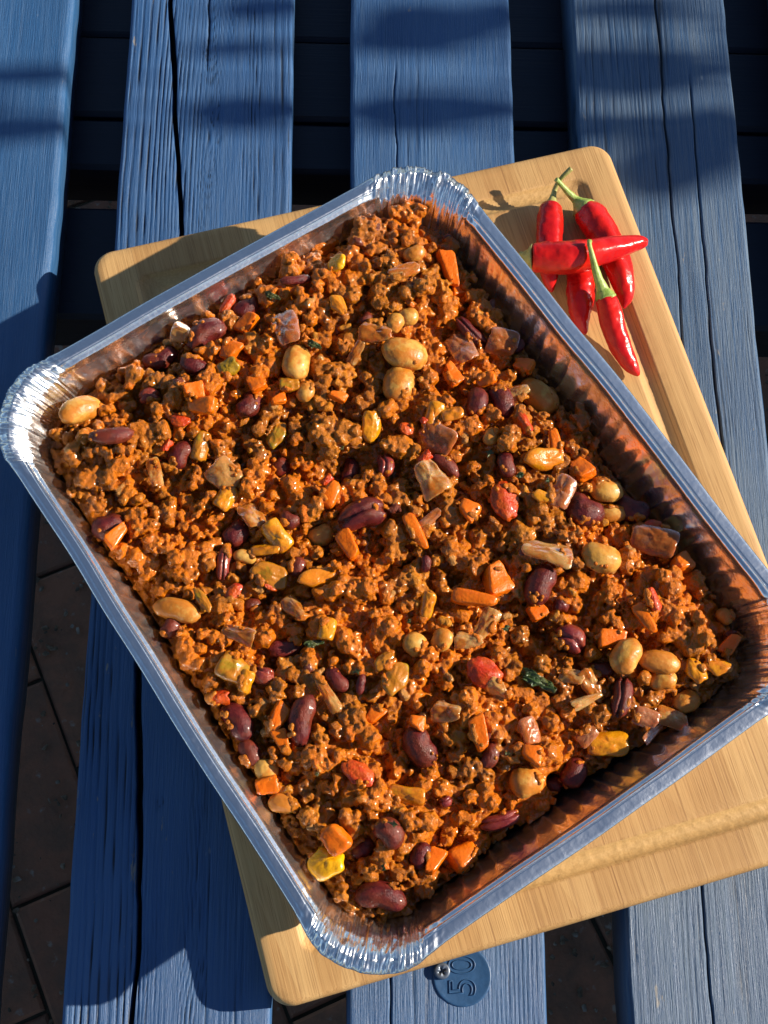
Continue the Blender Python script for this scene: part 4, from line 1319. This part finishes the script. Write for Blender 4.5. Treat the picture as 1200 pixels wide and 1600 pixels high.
for row, it in zip(IP, ITEMS):
    if it['kind'] == 'herb_leaf' or min(row[3], row[4]) < 3:
        continue
    n = int(rng.choice([3, 8, 14, 18])) if it['kind'] != 'white_bean' else int(rng.choice([0, 5, 9, 14]))
    if it['dz'] >= 5 and it['kind'] != 'tomato_piece':
        n = int(rng.choice([0, 0, 2]))
    if 'topped' in it['label'] or 'covered' in it['label'] or 'coated in mince' in it['label'] or 'mince in its seam' in it['label']:
        n = 20
    a0 = rng.uniform(0, 2 * np.pi)
    c, s = math.cos(row[6]), math.sin(row[6])
    for _ in range(n):
        an = a0 + rng.normal(0, 0.42)
        rr = rng.uniform(0.55, 1.05)
        u, v = rr * math.cos(an), rr * math.sin(an)
        z = row[2] + row[5] * math.sqrt(max(0, 1 - rr * rr)) * 0.9
        splat((row[0] + c * u * row[3] - s * v * row[4], row[1] + s * u * row[3] + c * v * row[4], z), rng.uniform(0.5, 1.35), float(rng.uniform(.4, .9)))
# a loose scatter of tiny crumbs everywhere
field[:, :, 0] = np.maximum(field[:, :, 0], 0.3)
wsd = np.stack([wall_sd(LX, LY, np.full_like(LX, z)) for z in GZs[::8]], -1)
for kz in range(len(GZs)):
    np.maximum(field[:, :, kz], (wsd[:, :, kz // 8] + 0.7).astype(np.float32), out=field[:, :, kz])
np.clip(field, -2, 2, out=field)
g = openvdb.FloatGrid(2.0)
g.copyFromArray(field)
pts, tris, quads = g.convertToPolygons(isovalue=0.0, adaptivity=0.0)
pts = pts.astype(np.float64)
quads = quads[:, ::-1]
idx = np.clip(np.round(pts).astype(int), 0, np.array(field.shape) - 1)
tv = tint[idx[:, 0], idx[:, 1], idx[:, 2]].astype(np.float32)
bit = np.where(tv > 1.5, (tv - 1.0) * 0.2 + 0.1, 0.0)
tv = np.where(tv > 1.5, 0.5, tv)
P = pts * VX + np.array([-122, -152, ZB])
# drop the hidden underside
hh = HH[idx[:, 0], idx[:, 1]]
keepv = (P[:, 2] > ZB + 1.2) & (P[:, 2] > hh - 17)
kq = keepv[quads].all(1)
quads = quads[kq]
used = np.zeros(len(P), bool)
used[quads.ravel()] = True
remap = np.cumsum(used) - 1
P, tv, bit, quads = P[used], tv[used], bit[used], remap[quads]
sauce = np.clip(0.5 + 0.75 * fbm(P[:, 0] / 26, P[:, 1] / 26, seed=81, o=3), 0, 1)
for x, y, r in ((300, 1025, 40), (540, 1180, 60), (620, 370, 30), (540, 900, 50), (480, 720, 40), (1010, 990, 40), (740, 1030, 60), (700, 600, 30), (330, 640, 35), (780, 790, 35), (600, 1050, 40)):
    p = pix(x, y, 56)
    bx, by = to_local(p[0], p[1])
    sauce = np.clip(sauce + 0.40 * np.exp(-((P[:, 0] - bx) ** 2 + (P[:, 1] - by) ** 2) / (r / 3.2) ** 2), 0, 1)
mince_me = make_mesh('minced_meat', P - np.array([0, 0, BOARD_TOP]), quads, M_MINCE, True, {'tint': tv, 'sauce': sauce, 'bit': bit})
mince = link('minced_meat', mince_me, None, (TX, TY, BOARD_TOP), TA)
tag(mince, 'crumbly browned minced meat in orange tomato sauce filling the foil tray', 'minced meat', kind='stuff')
print('mince', len(P), len(quads), 'crumbs', ncr, 'items', len(ITEMS))
del field, tint

# ---------------------------------------------------------------- shapes of beans and vegetable pieces (unit half-size meshes)
def ico(sub):
    bm = bmesh.new()
    bmesh.ops.create_icosphere(bm, subdivisions=sub, radius=1.0)
    V = np.array([v.co[:] for v in bm.verts])
    F = np.array([[v.index for v in f.verts] for f in bm.faces])
    bm.free()
    return V, F
ICO4, ICO4F = ico(4)
def bean_mesh(seed, mat, bend=0.28, wr=0.03, split=False, notch=0.16):
    r = np.random.default_rng(seed)
    V = ICO4.copy()
    x, y, z = V.T
    fat = 1 + 0.10 * r.normal() * x * 0.7
    y2 = y * fat * (1 - 0.05 * np.cos(np.pi * x))
    V2 = np.column_stack([x * (1 - 0.06 * y), y2 + bend * (x * x - 0.35), z * fat])
    inner = np.exp(-(x / 0.34) ** 2) * np.clip(y - 0.1, 0, 1)       # hilum notch on the inner side of the bend
    V2[:, 1] -= inner * notch
    n = wr * fbm(x * 3.2 + seed, y * 3.2, z * 3.2, seed=seed, o=3) + wr * 0.6 * vn(x * 9, y * 9, z * 9, seed=seed + 1)
    V2 *= (1 + n)[:, None]
    if split:
        ln = 0.05 + 0.12 * vn(x * 2, seed=seed)
        g = np.exp(-((y2 - ln) / 0.13) ** 2) * (z > -0.2)
        V2 -= 0.30 * g[:, None] * V
    V2[:, 1] /= max(abs(V2[:, 1]).max(), 1e-3)
    return make_mesh('bean', V2, ICO4F, mat, mm=False)
def cube_sphere(n):
    g = np.linspace(-1, 1, n)
    A, B = np.meshgrid(g, g)
    V, F = [], []
    base = 0
    for ax in range(3):
        for sg in (1, -1):
            P = np.zeros((n * n, 3))
            P[:, ax] = sg
            P[:, (ax + 1) % 3] = A.ravel()
            P[:, (ax + 2) % 3] = B.ravel()
            f = grid_faces(n, n) + base
            V.append(P)
            F.append(f if sg > 0 else f[:, ::-1])
            base += n * n
    V = np.concatenate(V)
    key = np.round(V * 1000).astype(int)
    _, first, inv = np.unique(key, axis=0, return_index=True, return_inverse=True)
    return V[first], inv.reshape(-1)[np.concatenate(F)]
CS, CSF = cube_sphere(13)
def dice_mesh(seed, mat, pw=7.0, wr=0.05, taper=0.2):
    r = np.random.default_rng(seed)
    V = CS.copy()
    # gather points to the edges so that the bevel is sampled
    V = np.sign(V) * np.abs(V) ** 0.75
    V = V / (np.sum(np.abs(V) ** pw, 1) ** (1 / pw))[:, None]
    x, y, z = V.T
    V = np.column_stack([x + r.uniform(-.18, .18) * y, y * (1 + r.uniform(-taper, taper) * x) + r.uniform(-.12, .12) * z, z * (1 + r.uniform(-taper, taper) * x)])
    V[:, 2] += r.uniform(-.25, .25) * (V[:, 0] ** 2 - .4)
    n = wr * fbm(x * 1.7 + seed, y * 1.7, z * 1.7, seed=seed, o=3) + wr * 0.4 * vn(x * 7, y * 7, z * 7, seed=seed + 3)
    V *= (1 + n)[:, None]
    V /= np.abs(V).max(0)
    return make_mesh('dice', V, CSF, mat, mm=False)
def flake_mesh(seed, mat, thick=0.45, curve=1.0, ragged=0.10, sides=4, point=0.0, fold=0.0):
    """curved slice: irregular polygon outline, doubly curved, rounded rim"""
    r = np.random.default_rng(seed)
    na, nr = 44, 9
    a = np.linspace(0, 2 * np.pi, na, endpoint=False)
    p = 6.0 if sides == 4 else 3.0
    if sides == 4:
        base = 1 / (np.abs(np.cos(a)) ** p + np.abs(np.sin(a)) ** p) ** (1 / p)
    else:
        base = np.cos(np.pi / sides) / np.cos((a + 0.4) % (2 * np.pi / sides) - np.pi / sides)
        base = np.minimum(base, 0.9) 
    base = base * (1 + ragged * vn(np.cos(a) * 2 + seed, np.sin(a) * 2, seed=seed) + ragged * .5 * vn(np.cos(a) * 5 + seed, np.sin(a) * 5, seed=seed + 1))
    sk = r.uniform(-.3, .3)
    tp = r.uniform(-.25, .25) + point
    rad = np.concatenate([np.linspace(0.02, 0.9, nr - 2), [0.97, 1.0]])
    top, bot = [], []
    for q in rad:
        x = q * base * np.cos(a)
        y = q * base * np.sin(a)
        y = y * (1 - tp * x) + sk * x * 0.5
        h = -curve * 0.42 * y * y - curve * 0.10 * x * x + 0.10 * vn(x * 2.2 + seed, y * 2.2, seed=seed + 4) + fold * np.abs(x) * 0.9
        t = thick * (1 - max(0, (q - 0.85) / 0.15) ** 2.0 * 0.8)
        wob = 0.05 * vn(x * 6, y * 6 + seed, seed=seed + 5)
        top.append(np.column_stack([x, y, h + t * .5 + wob]))
        bot.append(np.column_stack([x, y, h - t * .5]))
    R = top + bot[::-1]
    V = np.concatenate(R)
    V -= (V.max(0) + V.min(0)) / 2
    V[:, :2] /= np.abs(V[:, :2]).max(0)
    F = [grid_faces(na, len(R), True), list(range(na))[::-1], list(range((len(R) - 1) * na, len(R) * na))]
    return make_mesh('flake', V, F, mat, mm=False)
def blob_mesh(seed, mat, wr=0.35):
    V = ICO4.copy()
    x, y, z = V.T
    n = wr * fbm(x * 1.6 + seed, y * 1.6, z * 1.6, seed=seed, o=3) + 0.06 * vn(x * 6, y * 6, z * 6, seed=seed + 2)
    V = V * (1 + n)[:, None]
    V /= np.abs(V).max(0)
    return make_mesh('blob', V, ICO4F, mat, mm=False)
def herb_mesh(seed, mat, nl):
    r = np.random.default_rng(seed)
    Vs, Fs, base = [], [], 0
    nu, nv = 6, 8
    for _ in range(nl):
        u, v = np.meshgrid(np.linspace(-1, 1, nu), np.linspace(0, 1, nv))
        w = np.sin(np.pi * v ** .8) * 0.32 + 0.02
        L = r.uniform(.5, 1.0)
        ph = r.uniform(0, 6)
        P = np.stack([v * L - L / 2, u * w * (1 + .3 * np.sin(9 * v + ph)), .18 * np.sin(3 * u + 5 * v + ph) + .1 * np.cos(7 * v + ph)], -1).reshape(-1, 3)
        an, tl = r.uniform(0, 6.28), r.uniform(-.7, .7)
        ca_, sa_ = math.cos(an), math.sin(an)
        P = P @ np.array([[math.cos(tl), 0, math.sin(tl)], [0, 1, 0], [-math.sin(tl), 0, math.cos(tl)]])
        P = P @ np.array([[ca_, sa_, 0], [-sa_, ca_, 0], [0, 0, 1]])
        if nl > 1:
            P = P + np.array([r.uniform(-.6, .6), r.uniform(-.6, .6), r.uniform(-.25, .45)])
        # two skins give the wilted leaf a little thickness
        Q = P + np.array([0, 0, 0.07])
        f = grid_faces(nu, nv)
        edge = list(range(nu)) + [nu * k + nu - 1 for k in range(1, nv)] + [nu * (nv - 1) + k for k in range(nu - 2, -1, -1)] + [nu * k for k in range(nv - 2, 0, -1)]
        e1 = np.array(edge)
        e2 = np.roll(e1, -1)
        n0 = len(P)
        Vs += [P, Q]
        Fs += [f[:, ::-1] + base, f + base + n0, np.stack([e1, e2, e2 + n0, e1 + n0], -1) + base]
        base += 2 * n0
    V = np.concatenate(Vs)
    V[:, :2] /= np.abs(V[:, :2]).max(0)
    return make_mesh('herb', V, np.concatenate(Fs), mat, mm=False)

KM = [bean_mesh(1000 + i, M_KIDNEY, bend=[.22, .30, .16, .34, .24, .12][i], wr=[.05, .07, .05, .06, .09, .05][i]) for i in range(6)]
KS = [bean_mesh(1100 + i, M_SPLIT, bend=.2, wr=.06, split=True) for i in range(3)]
KSD = [bean_mesh(1150 + i, M_KIDNEY, bend=.2, wr=.06, split=True) for i in range(2)]
WM = [bean_mesh(1200 + i, M_WHITE, bend=[.14, .08, .2, .12, .05][i], wr=.045, notch=.05) for i in range(5)]
CMs = [dice_mesh(1300 + i, M_CARROT, pw=[7, 4.5, 6, 3.6][i % 4], wr=.08 + .04 * (i % 3), taper=.38) for i in range(8)]
PM = {m: [flake_mesh(1400 + 10 * j + i, m, .52, .8 + .3 * (i % 2), .06, 4 if i % 3 else 5) for i in range(4)] for j, m in enumerate((M_PEPPER, M_YELLOW, M_GREEN))}
OM = {m: [flake_mesh(1500 + 10 * j + i, m, .24, .55 + .3 * (i % 2), .08, 4, 0.25 * (i % 2), 0.18 * (i == 3)) for i in range(5)] for j, m in enumerate((M_ONION, M_PURPLE))}
TMs = [blob_mesh(1600 + i, M_TOMATO) for i in range(3)] + [flake_mesh(1650 + i, M_TOMATO, .3, 1.6, .15) for i in range(3)]
HMs = [herb_mesh(1700 + i, M_HERB, 1 + i) for i in range(3)] + [herb_mesh(1710, M_HERB, 14)]

for it in ITEMS:
    nm, i, lab = it['kind'], it['idx'], it['label']
    r = np.random.default_rng(abs(hash(lab)) % 1 + i * 13 + len(lab))
    tilt = (r.normal(0, .2), r.normal(0, .18))
    flip = 1.0
    zt = it['t']
    if nm == 'kidney_bean':
        if 'split' in lab or 'two halves' in lab or 'broken' in lab:
            me = KSD[i % 2] if 'big' in lab or 'broken' in lab else KS[i % 3]
        elif 'reddish' in lab or 'red kidney' in lab or 'pinkish' in lab:
            me = KS[i % 3]
        else:
            me = KM[(i * 5 + 1) % 6]
        flip = -1.0 if r.random() < .5 else 1.0
    elif nm == 'white_bean':
        me = WM[(i * 3) % 5]
        flip = -1.0 if r.random() < .5 else 1.0
    elif nm == 'carrot_piece':
        me = CMs[(i * 3) % 8]
    elif nm == 'pepper_piece':
        m = M_YELLOW if 'big bright yellow' in lab or 'bright yellow green' in lab else (M_GREEN if ('green pepper' in lab or 'olive pepper' in lab or 'green yellow' in lab or 'yellow green' in lab) else M_PEPPER)
        me = PM[m][(i * 3) % 4]
        zt = min(it['a'], it['b'])
        tilt = (r.normal(0, .3), r.normal(0, .22))
    elif nm == 'onion_piece':
        m = M_PURPLE if 'purple' in lab or 'grey' in lab or 'pink' in lab else M_ONION
        me = OM[m][(i * 3) % 5]
        zt = min(it['a'], it['b'])
        tilt = (r.normal(0, .28), r.normal(0, .2))
    elif nm == 'tomato_piece':
        me = TMs[3 + i % 3] if ('skin' in lab or 'strip' in lab or 'curl' in lab or 'tip' in lab) else TMs[i % 3]
        zt = it['t'] if me in TMs[:3] else min(it['a'], it['b'])
    else:
        me = HMs[3] if 'clump' in lab or 'crumbs' in lab or 'crumpled' in lab else HMs[i % 3]
        zt = max(min(it['a'], it['b']), 1.2) * 0.8
    # rest the piece inside the wall
    p = it['p'].copy()
    o = link(nm, me, None, p)
    o.scale = (it['a'] * MM, it['b'] * MM * flip, zt * MM)
    o.rotation_euler = (tilt[0], tilt[1], it['ang'])
    tag(o, lab, it['cat'], it['grp'])

# ---------------------------------------------------------------- smears of sauce on the foil wall
def smear(x, y, z, w, h, seed, label):
    """thin sauce film lying on the wall of the +y (upper left) side"""
    p = pix(x, y, z)
    lx, ly = to_local(p[0], p[1])
    nu, nv = 40, 24
    U, Vv = np.meshgrid(np.linspace(-1, 1, nu), np.linspace(-1, 1, nv))
    xs = lx + U * w
    zs = z - BOARD_TOP + Vv * h
    dwall = wall_d(np.clip(zs, 1.5, 44.2))
    edge = 1 - np.hypot(U, Vv) + 0.45 * fbm(U * 2.4 + seed, Vv * 2.4, seed=seed, o=3)
    t = np.clip(edge, -0.05, 0.5)
    th = np.where(edge > 0, 1.6 * np.sqrt(np.maximum(t, 0)) + 0.5, -2.5)
    ys = TL / 2 - dwall - th - 0.4 * vn(U * 7, Vv * 7, seed=seed + 2) - 0.6
    Pq = np.stack([xs, ys, zs], -1).reshape(-1, 3)
    f = grid_faces(nu, nv)
    keep = (edge.ravel()[f] > -0.12).all(1)
    me = make_mesh('sauce_smear', Pq, f[keep], M_MINCE, True, {'tint': np.full(nu * nv, .7), 'sauce': np.full(nu * nv, .9)})
    o = link('sauce_smear', me, None, (TX, TY, BOARD_TOP), TA)
    tag(o, label, 'sauce smear', 'sauce smears on the tray wall')
smear(490, 371, 52, 9, 4.5, 3, 'large orange sauce smear on the upper left foil wall nearest the top corner')
smear(395, 432, 50, 6, 4, 8, 'smaller orange sauce smear low on the upper left foil wall')
